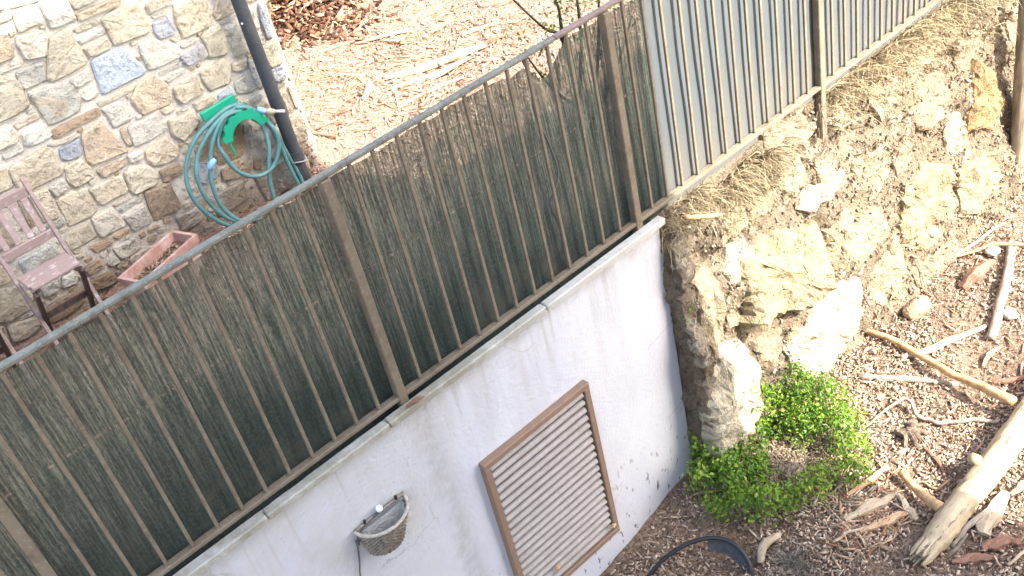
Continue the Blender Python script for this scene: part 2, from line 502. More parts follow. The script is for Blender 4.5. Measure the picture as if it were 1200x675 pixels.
c_ = M.mix(M.math('MULTIPLY', worn, .9), c_, (.29, .32, .23))
c_ = M.mix(M.math('MULTIPLY', M.ramp(M.noise(1.0, 2, .5, M.map((70, 1, 70))), [(.5, 0.), (.66, 1.)]), .5), c_, (.13, .155, .115))
c_ = M.mix(M.math('MULTIPLY', dust, M.math('MULTIPLY', lowz, .8)), c_, (.20, .165, .125))
c_ = M.mix(M.math('MULTIPLY', dbl, .5), c_, (.020, .027, .026))
df = M.n('ShaderNodeBsdfDiffuse'); tl = M.n('ShaderNodeBsdfTranslucent'); tr = M.n('ShaderNodeBsdfTransparent')
M.lk(c_, df.inputs['Color']); M.lk(c_, tl.inputs['Color'])
a = M.n('ShaderNodeMixShader'); a.inputs[0].default_value = .30
M.lk(df.outputs[0], a.inputs[1]); M.lk(tl.outputs[0], a.inputs[2])
b = M.n('ShaderNodeMixShader'); M.lk(fac, b.inputs[0]); M.lk(a.outputs[0], b.inputs[1]); M.lk(tr.outputs[0], b.inputs[2])
M.lk(b.outputs[0], t.nodes['Material Output'].inputs['Surface'])
MAT_NET = M.m

M = Mat('pale_shade_cloth', .85, .15)
n1 = M.noise(1.0, 3, .6, M.map((30, 1, 160))); n2 = M.noise(2.4, 5, .65, None, .6)
p = M.n('ShaderNodeSeparateXYZ'); M.lk(M.co, p.inputs[0])
c_ = M.mix(n1, (.070, .082, .086), (.102, .116, .119))
lowz = M.ramp(M.math('ADD', p.outputs[2], M.math('MULTIPLY', M.math('SUBTRACT', n2, .5), .9)), [(.05, 1.), (.45, 0.)])
M.color(M.mix(M.math('MULTIPLY', lowz, .35), c_, (.17, .145, .11))).bump(n1, .3, .002)
tr = M.n('ShaderNodeBsdfTransparent'); mx = M.n('ShaderNodeMixShader'); M.lk(M.ramp(n1, [(.5, 0.), (.8, .28)]), mx.inputs[0])
M.lk(M.b.outputs[0], mx.inputs[1]); M.lk(tr.outputs[0], mx.inputs[2]); M.lk(mx.outputs[0], M.t.nodes['Material Output'].inputs['Surface'])
MAT_CLOTH = M.m

# ------------------------------------------------------------------ ground sheets
GX = [-60, -6, .76, 1.62, 3.4, 4.75, 8, 60]
GZ = [-3.4, -2.45, -1.985, -1.80, -1.775, -1.72, -1.6, -1.2]


def zg(x, y):
    x = np.asarray(x, float); y = np.asarray(y, float)
    near = np.exp(-((x - 2.5) / 9) ** 2 - ((y + 1) / 7) ** 2)
    return np.interp(x, GX, GZ) + .05 * np.maximum(np.minimum(y, 0), -8) + near * (.045 * fbm(x * 2.1, y * 2.1, 3, 3) + .02 * fbm(x * 11, y * 11, 9, 2))


def zt(x, y):
    x = np.asarray(x, float); y = np.asarray(y, float)
    near = np.exp(-((x - 2) / 10) ** 2 - ((y - 2) / 9) ** 2)
    return -.02 + .07 * np.clip(y - 3.0, 0, 40) + near * (.09 * fbm(x * 1.6, y * 1.6, 21, 3) + .02 * fbm(x * 9, y * 9, 5, 2))


def sheet(name, xs, ys, zf, mat):
    X, Y = np.meshgrid(xs, ys, indexing='ij')
    Z = zf(X, Y)
    V = np.stack([X, Y, Z], -1).reshape(-1, 3)
    ny = len(ys)
    F = [(i * ny + j, (i + 1) * ny + j, (i + 1) * ny + j + 1, i * ny + j + 1) for i in range(len(xs) - 1) for j in range(ny - 1)]
    return mk(name, V, F, mat, smooth=True)


xs = np.concatenate([[-300, -120, -60, -30, -15, -8, -5, -3, -2, -1, -.5], np.arange(0, 6.5, .05), [7, 8, 10, 14, 20, 35, 60, 120, 300]])
ys = np.concatenate([[-300, -120, -60, -30, -15, -9, -6, -4.5, -3.6, -3], np.arange(-2.6, .12, .05)])
o = sheet('lower_ground', xs, ys, zg, MAT_MULCH_SOIL); tag(o, 'brown bark mulch ground below the white wall and rock bank', 'ground', kind='structure')
xs = np.concatenate([[-300, -120, -60, -30, -15, -8, -5, -3, -2], np.arange(-1.5, 5.2, .06), [5.5, 6, 7, 9, 12, 20, 40, 90, 300]])
ys = np.concatenate([np.arange(.10, 6.5, .06), [7, 8, 10, 13, 18, 25, 40, 80, 160, 300]])
o = sheet('terrace_ground', xs, ys, zt, MAT_TERRACE); tag(o, 'pale terrace ground strewn with wood shavings behind the fence', 'ground', kind='structure')

# ------------------------------------------------------------------ building the photograph is taken from (casts the shade)
BX, BY = 1.76 + .38 * 3.75, -3.75
nb = empty('neighbouring_house', (BX - 3, BY - 3, -2.3))
tag(nb, 'plain rendered house behind the viewer shading the white wall', 'house')
MAT_RENDER = m_paint('pale_render', (.62, .58, .52), (.45, .41, .36), .5, .85, 3)
MB().box(BX - 5.8, BX, BY - 7, BY, -3.2, 6.7).build('wall', MAT_RENDER, nb)
MB().box(BX - 5.9, BX + .06, BY - 7.3, BY + .05, 6.7, 6.84).build('roof', MAT_BROWN, nb)
MAT_PANE = Mat('window_glass', .08, .6).color((.05, .06, .07)).m
for wx in (BX - 1.9, BX - 4.2):
    for wz in (.6, 3.6):
        f_ = MB().box(wx - .55, wx + .55, BY + .002, BY + .06, wz, wz + 1.5, .01).build('window', MAT_BROWN, nb)
        MB().box(wx - .47, wx + .47, BY + .0601, BY + .066, wz + .08, wz + 1.42).build('pane', MAT_PANE, f_)

# ------------------------------------------------------------------ white garden wall with coping
WX1 = 1.612
gw = empty('white_garden_wall', (-1.5, .08, -2.6))
tag(gw, 'low white plastered wall with cement coping carrying the fence', 'wall')
NXW, NZW = 90, 44
V = []; F = []
for i in range(NXW + 1):
    for j in range(NZW + 1):
        x = -6 + (WX1 + 6) * i / NXW; z = -2.7 + (2.7 - .050) * j / NZW
        V.append((x, -.03 + .010 * float(fbm(x * 1.5, z * 1.5, 41, 3)) * (1 if 0 < i < NXW else .3), z))
for i in range(NXW):
    for j in range(NZW):
        a = i * (NZW + 1) + j
        F.append((a, a + NZW + 1, a + NZW + 2, a + 1))
mb = MB().add(V, F)
n0 = len(mb.v)
mb.add([(WX1, -.028, -2.7), (WX1, -.028, -.050), (WX1, -.014, -.050), (WX1, -.013, -.075), (WX1, .2, -.075), (WX1, .2, -2.7),
        (-6, -.028, -2.7), (-6, -.028, -.050), (-6, -.014, -.050), (-6, -.013, -.075), (-6, .2, -.075), (-6, .2, -2.7)],
       [(0, 5, 4, 3, 2, 1), (1, 2, 8, 7), (2, 3, 9, 8), (3, 4, 10, 9), (4, 5, 11, 10)])
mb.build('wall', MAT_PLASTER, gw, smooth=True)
x = WX1 + .022
rr = random.Random(5)
k = 0
while x > -5.5:
    L = rr.uniform(.62, .95)
    dz = rr.uniform(-.004, .003); dy = rr.uniform(-.004, .004)
    MB().box(x - L + .004, x, -.068 + dy, -.0145, -.0495, -.012 + dz, .006).build('coping_stone', MAT_COPING, gw)
    x -= L
    k += 1

# ------------------------------------------------------------------ fence: rails, posts, pickets
SP = 1.5
fence = empty('metal_fence', (0, 0, -.01))
tag(fence, 'brown metal picket railing running along the top of the wall', 'fence')
MB().box(-4.5, 1.20, -.016, .016, 1.136, 1.156, .006).build('top_rail', MAT_RAIL, fence)['label'] = 'weathered grey length of the handrail'
MB().box(1.202, 9.0, -.0155, .0155, 1.1365, 1.1555, .006).build('top_rail', MAT_RAILB, fence)['label'] = 'faded brown length of the handrail'
MB().box(-4.5, 9.0, -.019, .019, .014, .036, .004).build('bottom_rail', MAT_BROWN, fence)
pm = MB().box(-.021, .021, -.0225, .0225, -.12, 1.133, .004).build('post', MAT_BROWN, fence, origin=(0, 0, 0))
me_post = pm.data
for k in (-3, -2, -1, 1, 2, 3, 4, 5, 6):
    o = link('post', me_post, fence, Vector((k * SP, 0, (-.10 if k >= 2 else 0) + .01)))
    if k >= 2: o.scale = (1, 1, 1.0); o.location.z = .01
o = MB().box(2 * SP - .0205, 2 * SP + .0205, -.022, .022, -.30, -.1201).build('post_foot', MAT_BROWN, fence)
pk = None
for k in range(-39, 79):
    if k % 13 == 0: continue
    x = k * SP / 13
    if pk is None:
        pk = MB().box(-.0075, .0075, -.0075, .0075, .0365, 1.1345, .002).build('picket', MAT_BROWN, fence, origin=(0, 0, 0))
        pk.location = (x, 0, .01)
    else:
        o = link('picket', pk.data, fence, Vector((x, rr.uniform(-.002, .002), .01)))
        o.rotation_euler = (0, rr.uniform(-.004, .004), rr.uniform(-.05, .05))

# shade net behind the pickets, laced to the rails, torn near the second post
V = []; F = []
nx, nz = 300, 26
for i in range(nx + 1):
    x = -3.6 + 11.6 * i / nx
    top = 1.10 + .025 * float(vnoise(x * 2.3, .5, 8)) + .02 * float(vnoise(x * 9, .5, 12))
    tear = math.exp(-((x - 1.17) / .085) ** 2) * .15 + math.exp(-((x - .98) / .05) ** 2) * .03
    top -= tear
    bot = -.064 + .008 * float(vnoise(x * 3, .1, 14))
    for j in range(nz + 1):
        z = bot + (top - bot) * j / nz
        y = .034 + .012 * float(fbm(x * 3.2, z * 1.3, 31, 3)) + .006 * float(vnoise(x * 17, z * 1.6, 33))
        if 1.0 < x < 1.35: y += .05 * tear / .15 * (j / nz) ** 3
        V.append((x, max(y, .0215), z))
for i in range(nx):
    for j in range(nz):
        a = i * (nz + 1) + j
        F.append((a, a + nz + 1, a + nz + 2, a + 1))
CUTX = int((1.80 + 3.6) / 11.6 * nx)
F1 = [f for f in F if f[0] // (nz + 1) < CUTX]
o = mk('shade_net', V[:(CUTX + 1) * (nz + 1)], F1, MAT_NET, smooth=True)
tag(o, 'dark green woven shade netting tied behind the fence pickets', 'netting')
off = (CUTX - 1) * (nz + 1)
F2 = [tuple(i - off for i in f) for f in F if f[0] // (nz + 1) >= CUTX - 1]
V2 = [(x, y - .006, z) for x, y, z in V[off:]]
for j in range(nz + 1):
    x, y, z = V2[j]; V2[j] = (x + .012, y + .012, z)
o = mk('shade_net', V2, F2, MAT_CLOTH, smooth=True)
tag(o, 'pale grey shade cloth behind the sunlit pickets on the right', 'netting')

# ------------------------------------------------------------------ stones (shared by house and bank)
STC = {'y': (.57, .515, .40), 'o': (.57, .485, .375), 'w': (.59, .565, .49), 'g': (.50, .495, .445), 'b': (.42, .44, .475), 'B': (.50, .57, .66), 'd': (.38, .30, .22)}


def stone_rings(poly, depth, rnd, rough=.10, cut=.13):
    """Rounded outline and three rings of heights: returns list of (u, v, d) and faces."""
    P = [Vector(p) for p in poly]
    A = sum(P[i].x * P[(i + 1) % len(P)].y - P[(i + 1) % len(P)].x * P[i].y for i in range(len(P)))
    if A < 0: P.reverse()
    c = sum(P, Vector((0, 0))) / len(P)
    Q = []
    for i in range(len(P)):
        a, b = P[i], P[(i + 1) % len(P)]
        t1 = cut * rnd.uniform(.6, 1.2); t2 = cut * rnd.uniform(.6, 1.2)
        if (b - a).length > .11: Q += [a.lerp(b, t1 * .6), a.lerp(b, .5 + rnd.uniform(-.1, .1)) + (b - a).orthogonal().normalized() * rnd.uniform(-.006, .006), a.lerp(b, 1 - t2 * .6)]
        else: Q += [a.lerp(b, t1), a.lerp(b, 1 - t2)]
    n = len(Q)
    size = sum((q - c).length for q in Q) / n
    out = []; faces = []
    for s, d, jt in ((1.06, -.02, 0), (1.03, depth * .6, .10), (1 - min(.16, .006 / size + .0), depth * .97, .10), (.55, depth, .14)):
        for q in Q:
            w = c + (q - c) * s
            out.append((w.x, w.y, d + (rnd.uniform(-jt, jt) * depth if jt else 0)))
    for r in range(3):
        for i in range(n):
            j = (i + 1) % n
            faces.append((r * n + i, r * n + j, (r + 1) * n + j, (r + 1) * n + i))
    out.append((c.x, c.y, depth * rnd.uniform(.85, 1.2)))
    for i in range(n):
        faces.append((3 * n + i, 3 * n + (i + 1) % n, 4 * n))
    return out, faces, c


# ------------------------------------------------------------------ stone house
HY = 2.11                                            # mortar face of the house wall
HX = .985                                            # its corner
house = empty('stone_house', (-1.5, HY + 1.5, -.1))
tag(house, 'house wall of tan and grey rubble stones behind the fence', 'house')
V = []; F = []
nx, nz = 120, 60
for i in range(nx + 1):
    for j in range(nz + 1):
        x = -5 + (HX + 5) * i / nx; z = -.3 + 3.3 * j / nz
        V.append((x, HY + .010 * float(fbm(x * 9, z * 9, 51, 3)), z))
for i in range(nx):
    for j in range(nz):
        a = i * (nz + 1) + j
        F.append((a, a + nz + 1, a + nz + 2, a + 1))
mb = MB().add(V, F)
mb.add([(HX, HY, -.3), (HX, HY + 5, -.3), (HX, HY + 5, 3), (HX, HY, 3), (-5, HY, 3), (-5, HY + 5, 3)], [(0, 1, 2, 3), (3, 2, 5, 4)])
mb.build('wall', MAT_MORTAR, house, smooth=True)

# outlines of the stones on the house wall: kind, (x, z) in millimetres
STONES = [
('y',[(-226,1603),(-251,1526),(-106,1506),(-93,1546)]),
('w',[(-309,1611),(-252,1587),(-274,1536),(-343,1546)]),
('y',[(-254,1513),(-146,1505),(-143,1406),(-268,1408)]),
('w',[(-124,1492),(5,1475),(6,1357),(-121,1363),(-125,1431)]),
('o',[(-359,1514),(-260,1509),(-265,1479),(-373,1488)]),
('w',[(-291,1397),(-168,1380),(-156,1338),(-203,1258),(-299,1281),(-304,1358)]),
('o',[(-389,1456),(-319,1435),(-337,1318),(-462,1315)]),
('y',[(-145,1329),(-48,1337),(-43,1267),(-34,1155),(-51,1139),(-231,1133),(-248,1157),(-191,1268)]),
('y',[(11,1458),(45,1480),(149,1428),(144,1400),(20,1399)]),
('o',[(19,1381),(212,1378),(251,1361),(233,1331),(16,1342)]),
('y',[(-30,1317),(103,1314),(105,1294),(-19,1293)]),
('g',[(-31,1261),(109,1261),(109,1235),(-26,1239)]),
('y',[(-22,1215),(103,1214),(111,1164),(-16,1162)]),
('y',[(119,1306),(176,1319),(316,1310),(327,1174),(312,1149),(126,1161),(121,1237)]),
('o',[(354,1278),(437,1288),(501,1245),(478,1231),(352,1229)]),
('g',[(359,1218),(449,1205),(452,1192),(362,1197)]),
('b',[(350,1179),(445,1176),(450,1098),(438,1083),(354,1086),(338,1133)]),
('B',[(-18,1143),(156,1139),(224,962),(-37,961)]),
('w',[(241,1111),(329,1105),(420,986),(413,961),(238,967),(230,1052)]),
('g',[(-367,1247),(-229,1244),(-246,1156),(-372,1158)]),
('w',[(-471,1297),(-313,1289),(-314,1266),(-486,1268)]),
('g',[(-154,1103),(-41,1119),(-54,1058),(-145,1056)]),
('y',[(489,1219),(635,1202),(666,1173),(644,1038),(470,1040),(470,1089),(473,1163)]),
('o',[(674,1089),(726,1147),(807,1128),(799,1046),(679,1047)]),
('w',[(441,1013),(551,1007),(549,991),(446,995)]),
('b',[(416,956),(559,974),(560,895),(441,894),(421,920)]),
('y',[(566,1000),(686,1011),(698,955),(665,854),(560,883),(569,966)]),
('w',[(405,1067),(458,1070),(458,1042),(418,1040)]),
('g',[(277,932),(417,930),(417,909),(277,915)]),
('w',[(287,889),(412,899),(411,875),(301,862)]),
('y',[(487,838),(636,850),(656,790),(620,703),(498,717),(479,799)]),
('o',[(673,798),(742,796),(752,752),(726,734),(659,753)]),
('y',[(772,980),(822,990),(820,806),(704,818),(705,885)]),
('g',[(761,774),(823,765),(799,588),(764,596),(754,690)]),
('b',[(935,1031),(979,1012),(950,822),(915,830),(916,948)]),
('y',[(866,801),(976,802),(954,663),(878,665)]),
('b',[(867,661),(952,657),(957,581),(872,578)]),
('y',[(873,1091),(959,1078),(952,1048),(884,1053)]),
('w',[(682,1033),(800,1025),(798,1009),(695,1011)]),
('g',[(646,699),(723,705),(749,595),(634,626)]),
('w',[(358,834),(481,845),(482,827),(366,813)]),
('y',[(316,829),(463,803),(463,730),(329,720),(306,766)]),
('o',[(82,864),(136,919),(244,944),(290,867),(288,775),(265,753),(113,767)]),
('y',[(-474,1292),(-374,1220),(-382,1073),(-588,1071)]),
('g',[(-361,1129),(-241,1112),(-144,1075),(-140,1001),(-176,943),(-337,941)]),
('w',[(-139,1037),(-55,1031),(-58,967),(-124,969),(-140,1001)]),
('y',[(-79,939),(124,937),(123,917),(-71,913)]),
('o',[(-491,1024),(-367,1034),(-363,996),(-482,999)]),
('d',[(-345,917),(-86,916),(-90,873),(-347,865)]),
('w',[(-73,901),(32,889),(51,787),(38,777),(-56,780)]),
('w',[(-605,1037),(-500,1028),(-490,975),(-515,940),(-650,950)]),
('w',[(-474,970),(-355,959),(-350,891),(-451,889),(-486,908)]),
('w',[(-395,862),(-227,838),(-229,826),(-369,836)]),
('g',[(-602,915),(-498,915),(-503,889),(-608,890)]),
('b',[(-350,813),(-238,816),(-264,728),(-346,739),(-364,766)]),
('o',[(-219,829),(-108,853),(-46,650),(-58,635),(-242,655),(-255,697)]),
('o',[(-35,756),(-2,755),(-9,648),(-30,650),(-41,716)]),
('w',[(8,750),(190,740),(195,634),(1,633),(-3,679)]),
('o',[(-234,620),(-79,616),(-78,572),(-220,564)]),
('w',[(-59,614),(25,603),(16,563),(-60,566)]),
('o',[(39,586),(166,609),(210,510),(187,468),(49,484),(27,531)]),
('y',[(-605,843),(-406,856),(-391,823),(-383,705),(-402,690),(-591,693),(-616,741)]),
('y',[(-370,715),(-285,718),(-249,642),(-252,600),(-368,588),(-389,635)]),
('y',[(-114,530),(-66,552),(24,505),(50,427),(16,392),(-112,398),(-127,439)]),
('y',[(-317,550),(-134,533),(-134,434),(-299,441)]),
('w',[(-488,658),(-398,666),(-396,604),(-479,597)]),
('y',[(-592,676),(-494,662),(-506,493),(-588,504),(-593,573)]),
('y',[(-481,585),(-327,564),(-319,425),(-377,406),(-492,422),(-486,517)]),
('w',[(-371,402),(-247,400),(-227,268),(-370,273),(-379,316)]),
('y',[(-517,388),(-386,389),(-386,292),(-546,295),(-539,360)]),
('w',[(-217,318),(-96,319),(-95,205),(-207,209)]),
('d',[(-62,382),(84,366),(92,211),(66,194),(-79,205)]),
('w',[(-242,410),(-134,405),(-134,386),(-238,393)]),
('g',[(-228,369),(-80,363),(-83,344),(-221,348)]),
('g',[(-598,499),(-488,490),(-498,444),(-578,444)]),
('d',[(-447,260),(-328,244),(-326,214),(-437,211)]),
('d',[(-314,247),(-227,242),(-222,215),(-306,218)]),
('w',[(-345,181),(-211,182),(-214,98),(-330,94)]),
('w',[(-564,424),(-503,418),(-503,400),(-563,410)]),
('y',[(-689,874),(-620,851),(-630,749),(-751,753)]),
('d',[(-648,692),(-614,685),(-623,521),(-657,506),(-652,609)]),
('g',[(-664,493),(-612,487),(-614,435),(-667,441)]),
('g',[(-789,383),(-607,385),(-592,302),(-785,298)]),
('o',[(-907,451),(-857,401),(-857,309),(-970,330)]),
('y',[(-977,316),(-858,277),(-812,190),(-843,120),(-978,119),(-1055,164)]),
('g',[(-760,206),(-668,197),(-679,132),(-770,137)]),
('w',[(-647,188),(-580,191),(-583,116),(-668,130)]),
('w',[(-938,120),(-850,106),(-847,79),(-931,86)]),
('d',[(-783,78),(-586,75),(-607,-4),(-719,-26),(-804,-15)]),
('d',[(-526,165),(-436,178),(-413,129),(-518,112)]),
('g',[(-408,121),(-351,142),(-340,91),(-392,91)]),
('d',[(-545,91),(-417,74),(-389,5),(-528,20)]),
('o',[(-996,98),(-862,66),(-840,11),(-926,-16),(-1009,-5)]),
('o',[(-1070,136),(-1006,110),(-1021,4),(-1128,24)]),
('y',[(219,678),(348,671),(376,591),(248,534),(206,601)]),
('y',[(203,749),(274,753),(278,712),(217,713)]),
('o',[(382,699),(496,691),(511,653),(386,647)]),
('b',[(530,674),(618,678),(631,619),(523,638)]),
('w',[(657,568),(762,568),(778,535),(672,535)]),
('o',[(718,507),(778,512),(804,356),(730,381)]),
('y',[(871,525),(918,519),(925,386),(880,372)]),
('y',[(866,337),(951,349),(969,240),(943,172),(865,179)]),
('o',[(933,521),(976,517),(962,376),(935,381)]),
('g',[(877,566),(927,569),(927,542),(877,540)]),
('d',[(747,325),(788,317),(805,154),(743,178)]),
('d',[(453,482),(585,485),(572,339),(531,286),(378,306),(369,395)]),
('b',[(253,381),(360,330),(363,248),(268,246),(223,291)]),
('d',[(288,462),(378,459),(356,374),(280,380)]),
('d',[(382,271),(505,268),(553,198),(502,169),(365,209)]),
('g',[(603,448),(649,433),(631,364),(590,395)]),
('d',[(873,146),(922,139),(920,81),(871,88)]),
('d',[(587,232),(623,202),(603,150),(563,173)]),
('d',[(59,448),(173,445),(177,373),(62,375)]),
]

srnd = random.Random(3)
CELL = .01
OX, OZ = -3.2, -.1
occ = np.zeros((int((HX - OX) / CELL) + 2, int(2.9 / CELL)), bool)


def inside(poly, X, Z):
    r = np.zeros(X.shape, bool); n = len(poly); j = n - 1
    for i in range(n):
        xi, zi = poly[i]; xj, zj = poly[j]
        with np.errstate(divide='ignore', invalid='ignore'):
            r ^= ((zi > Z) != (zj > Z)) & (X < (xj - xi) * (Z - zi) / (zj - zi + 1e-12) + xi)
        j = i
    return r


GXI, GZI = np.meshgrid(OX + CELL * (np.arange(occ.shape[0]) + .5), OZ + CELL * (np.arange(occ.shape[1]) + .5), indexing='ij')
ALL = []
for kind, pl in STONES:
    pl = [(a / 1000, min(b / 1000, 2.7)) for a, b in pl]
    pl = [(min(a, HX - .004), b) for a, b in pl]
    occ |= inside(pl, GXI, GZI)
    ALL.append((kind, pl))
grow = occ.copy()                                     # one cell of joint round every stone
for dx, dz in ((1, 0), (-1, 0), (0, 1), (0, -1)):
    grow |= np.roll(np.roll(occ, dx, 0), dz, 1)
occ = grow
for w0, w1, h0, h1, tries in ((.17, .28, .14, .22, 1500), (.11, .19, .09, .15, 2500), (.07, .13, .05, .09, 4000), (.04, .08, .025, .05, 9000), (.026, .045, .02, .03, 9000)):
    for _ in range(tries):
        w = srnd.uniform(w0, w1); h = srnd.uniform(h0, h1)
        i0 = srnd.randrange(0, occ.shape[0]); j0 = srnd.randrange(0, occ.shape[1])
        i1 = i0 + max(2, int(w / CELL)); j1 = j0 + max(2, int(h / CELL))
        if i1 > occ.shape[0] - 2 or j1 >= occ.shape[1] or occ[i0:i1, j0:j1].any(): continue
        occ[max(i0 - 1, 0):i1 + 1, max(j0 - 1, 0):j1 + 1] = True
        x0, x1 = OX + i0 * CELL, OX + i1 * CELL; z0, z1 = OZ + j0 * CELL, OZ + j1 * CELL
        jw = (x1 - x0) * .12; jh = (z1 - z0) * .14
        J = lambda s: srnd.uniform(-s * .2, s)
        pl = [(x0 + J(jw), z0 + J(jh)), (x1 - J(jw), z0 + J(jh)), (x1 - J(jw), z1 - J(jh)), (x0 + J(jw), z1 - J(jh))]
        ALL.append((srnd.choice('yyyoowwwggbd'), pl))
far = MB(); npart = 0
for kind, pl in ALL:
    cx = sum(q[0] for q in pl) / len(pl); cz = sum(q[1] for q in pl) / len(pl)
    wid = max(q[0] for q in pl) - min(q[0] for q in pl); hei = max(q[1] for q in pl) - min(q[1] for q in pl)
    rings, faces, c = stone_rings(pl, srnd.uniform(.014, .026) if min(wid, hei) > .05 else srnd.uniform(.008, .014), srnd)
    W = [(u, HY - .001 - d, v_) for u, v_, d in rings]
    seen = cx > -1.2 + .5 * max(cz, 0) - .12 and cz < 1.66 - .44 * (cx + .28) + .15 and cz > -.06
    if seen and npart < 298:
        npart += 1
        o = mk('stone', W, faces, MAT_STONE, house, origin=(c.x, HY, c.y), smooth=False)
        k = srnd.uniform(.86, 1.12); base = STC[kind]
        hue = srnd.uniform(-.03, .03)
        o.color = (base[0] * k * (1 + hue), base[1] * k, base[2] * k * (1 - hue), 1)
    else:
        far.add(W, faces)
# the side of the house round the corner, and the stones beyond the picture
for kx in range(46):
    z0 = srnd.choice([.0, .2, .4, .6, .8, 1.0, 1.2, 1.4]); y0 = HY + .02 + srnd.uniform(0, 2.5)
    pl = [(y0, z0), (y0 + srnd.uniform(.12, .26), z0 + srnd.uniform(0, .02)), (y0 + srnd.uniform(.12, .26), z0 + .18), (y0, z0 + .17)]
    rings, faces, c = stone_rings(pl, .02, srnd)
    far.add([(HX + d, u, v_) for u, v_, d in rings], faces)
o = far.build('rubble_stone', MAT_STONE, house, smooth=True); o['kind'] = 'stuff'; o.color = (.46, .38, .26, 1)

# ------------------------------------------------------------------ rock and earth bank right of the white wall
def yw(x, z):
    x = np.asarray(x, float); z = np.asarray(z, float)
    t = np.clip((-.10 - z) / 1.7, 0, 1)
    rough = .09 * fbm(x * 1.7, z * 1.9, 61, 3) + .07 * fbm(x * 6, z * 6, 63, 3) + .032 * fbm(x * 20, z * 20, 67, 2)
    fade = np.clip((-.02 - z) / .12, .15, 1)
    return -.015 - .25 * t ** 1.25 + rough * fade + .02 - .07 * np.exp(-((x - 1.60) / .16) ** 2) * fade


bank = empty('stone_retaining_wall', (3.5, .1, -1.8))
tag(bank, 'old earth and stone retaining wall right of the white wall', 'wall')
xs = np.concatenate([np.arange(WX1 + .006, 5.6, .022), [5.8, 6.2, 7, 8, 9, 12, 20, 40]])
zs = np.concatenate([np.arange(-2.25, -.05, .022)])
X, Z = np.meshgrid(xs, zs, indexing='ij')
Y = yw(X, Z)
V = np.stack([X, Y, Z], -1)
topY = np.full((len(xs), 1, 3), 0.0)
topY[:, 0, 0] = xs; topY[:, 0, 1] = .32; topY[:, 0, 2] = -.045
V = np.concatenate([V, topY], 1); nz = V.shape[1]
F = [(i * nz + j, (i + 1) * nz + j, (i + 1) * nz + j + 1, i * nz + j + 1) for i in range(len(xs) - 1) for j in range(nz - 1)]
nc = len(V.reshape(-1, 3)); VV = [tuple(q) for q in V.reshape(-1, 3)]
NK = 13                                              # ragged end of the bank where it meets the white wall
for k in range(1, NK):
    for j in range(nz - 1):
        x, y, z = V[0, j]; u = k / (NK - 1)
        VV.append((x + (.05 * float(fbm(u * 4, z * 8, 91, 3)) + .05 * float(fbm(u * 11, z * 30, 95, 2))) * math.sin(math.pi * u) - .004 * u, y + (.01 - y) * u, z))
idx = lambda k, j: j if k == 0 else nc + (k - 1) * (nz - 1) + j
for k in range(NK - 1):
    for j in range(nz - 2): F.append((idx(k, j), idx(k, j + 1), idx(k + 1, j + 1), idx(k + 1, j)))
mk('earth_face', VV, F, MAT_BANK, bank, smooth=True)
RKC = {'y': (.32, .26, .16), 'w': (.44, .40, .31), 'p': (.34, .28, .19), 'o': (.29, .19, .095), 'g': (.30, .265, .205), 'k': (.20, .165, .125), 'c': (.29, .235, .165)}
rrk = random.Random(17)


def rock(kind, poly, depth, label=None, sink=.0, tilt=.55):
    """An embedded block: broken outline, face following the bank, lower edge standing proud."""
    if label: depth *= 1.7
    P = [Vector(p) for p in poly]
    A = sum(P[i].x * P[(i + 1) % len(P)].y - P[(i + 1) % len(P)].x * P[i].y for i in range(len(P)))
    if A < 0: P.reverse()
    c = sum(P, Vector((0, 0))) / len(P)
    Q = []
    for i in range(len(P)):
        a, b = P[i], P[(i + 1) % len(P)]; L = (b - a).length
        m = max(2, int(L / .034)); nrm = Vector((b.y - a.y, a.x - b.x)).normalized()
        for k in range(m):
            Q.append(a.lerp(b, (k + rrk.uniform(-.2, .2) * (k > 0)) / m) + nrm * rrk.gauss(0, .07 * min(L, .12)))
    n = len(Q); zt0 = max(q.y for q in Q); zb0 = min(q.y for q in Q); yc = float(yw(c.x, c.y))
    W = []; sd = rrk.randrange(1000)
    for s, d, jt in ((1.03, -1, 0), (1.0, .25, .1), (.95, .62, .1), (.84, .95, .06), (.68, 1.0, .06), (.50, 1.0, .06), (.28, 1.0, .06)):
        for q in Q:
            w = c + (q - c) * s
            k = (1 - tilt) + tilt * (zt0 - w.y) / (zt0 - zb0 + 1e-6)
            yy = .35 * yc + .65 * float(yw(w.x, w.y))
            dd = .05 if d < 0 else -(depth * .36 * d * k * (1 + rrk.uniform(-jt, jt)) + ((.5 * min(depth, .07) * float(fbm(w.x * 7, w.y * 7, sd, 2)) + .022 * float(fbm(w.x * 24, w.y * 24, sd + 7, 3))) if d > .3 else 0))
            W.append((w.x, yy + sink + dd, w.y))
    faces = [(r * n + i, r * n + (i + 1) % n, (r + 1) * n + (i + 1) % n, (r + 1) * n + i) for r in range(6) for i in range(n)]
    faces.append(tuple(6 * n + i for i in range(n)))
    o = mk('stone', W, faces, MAT_ROCKC if label else MAT_ROCK, bank, origin=(c.x, yc, c.y), smooth=False)
    k = rrk.uniform(.92, 1.08)
    o.color = (*[min(.8, q * k) for q in RKC[kind]], 1)
    if label: o['label'] = label
    return o


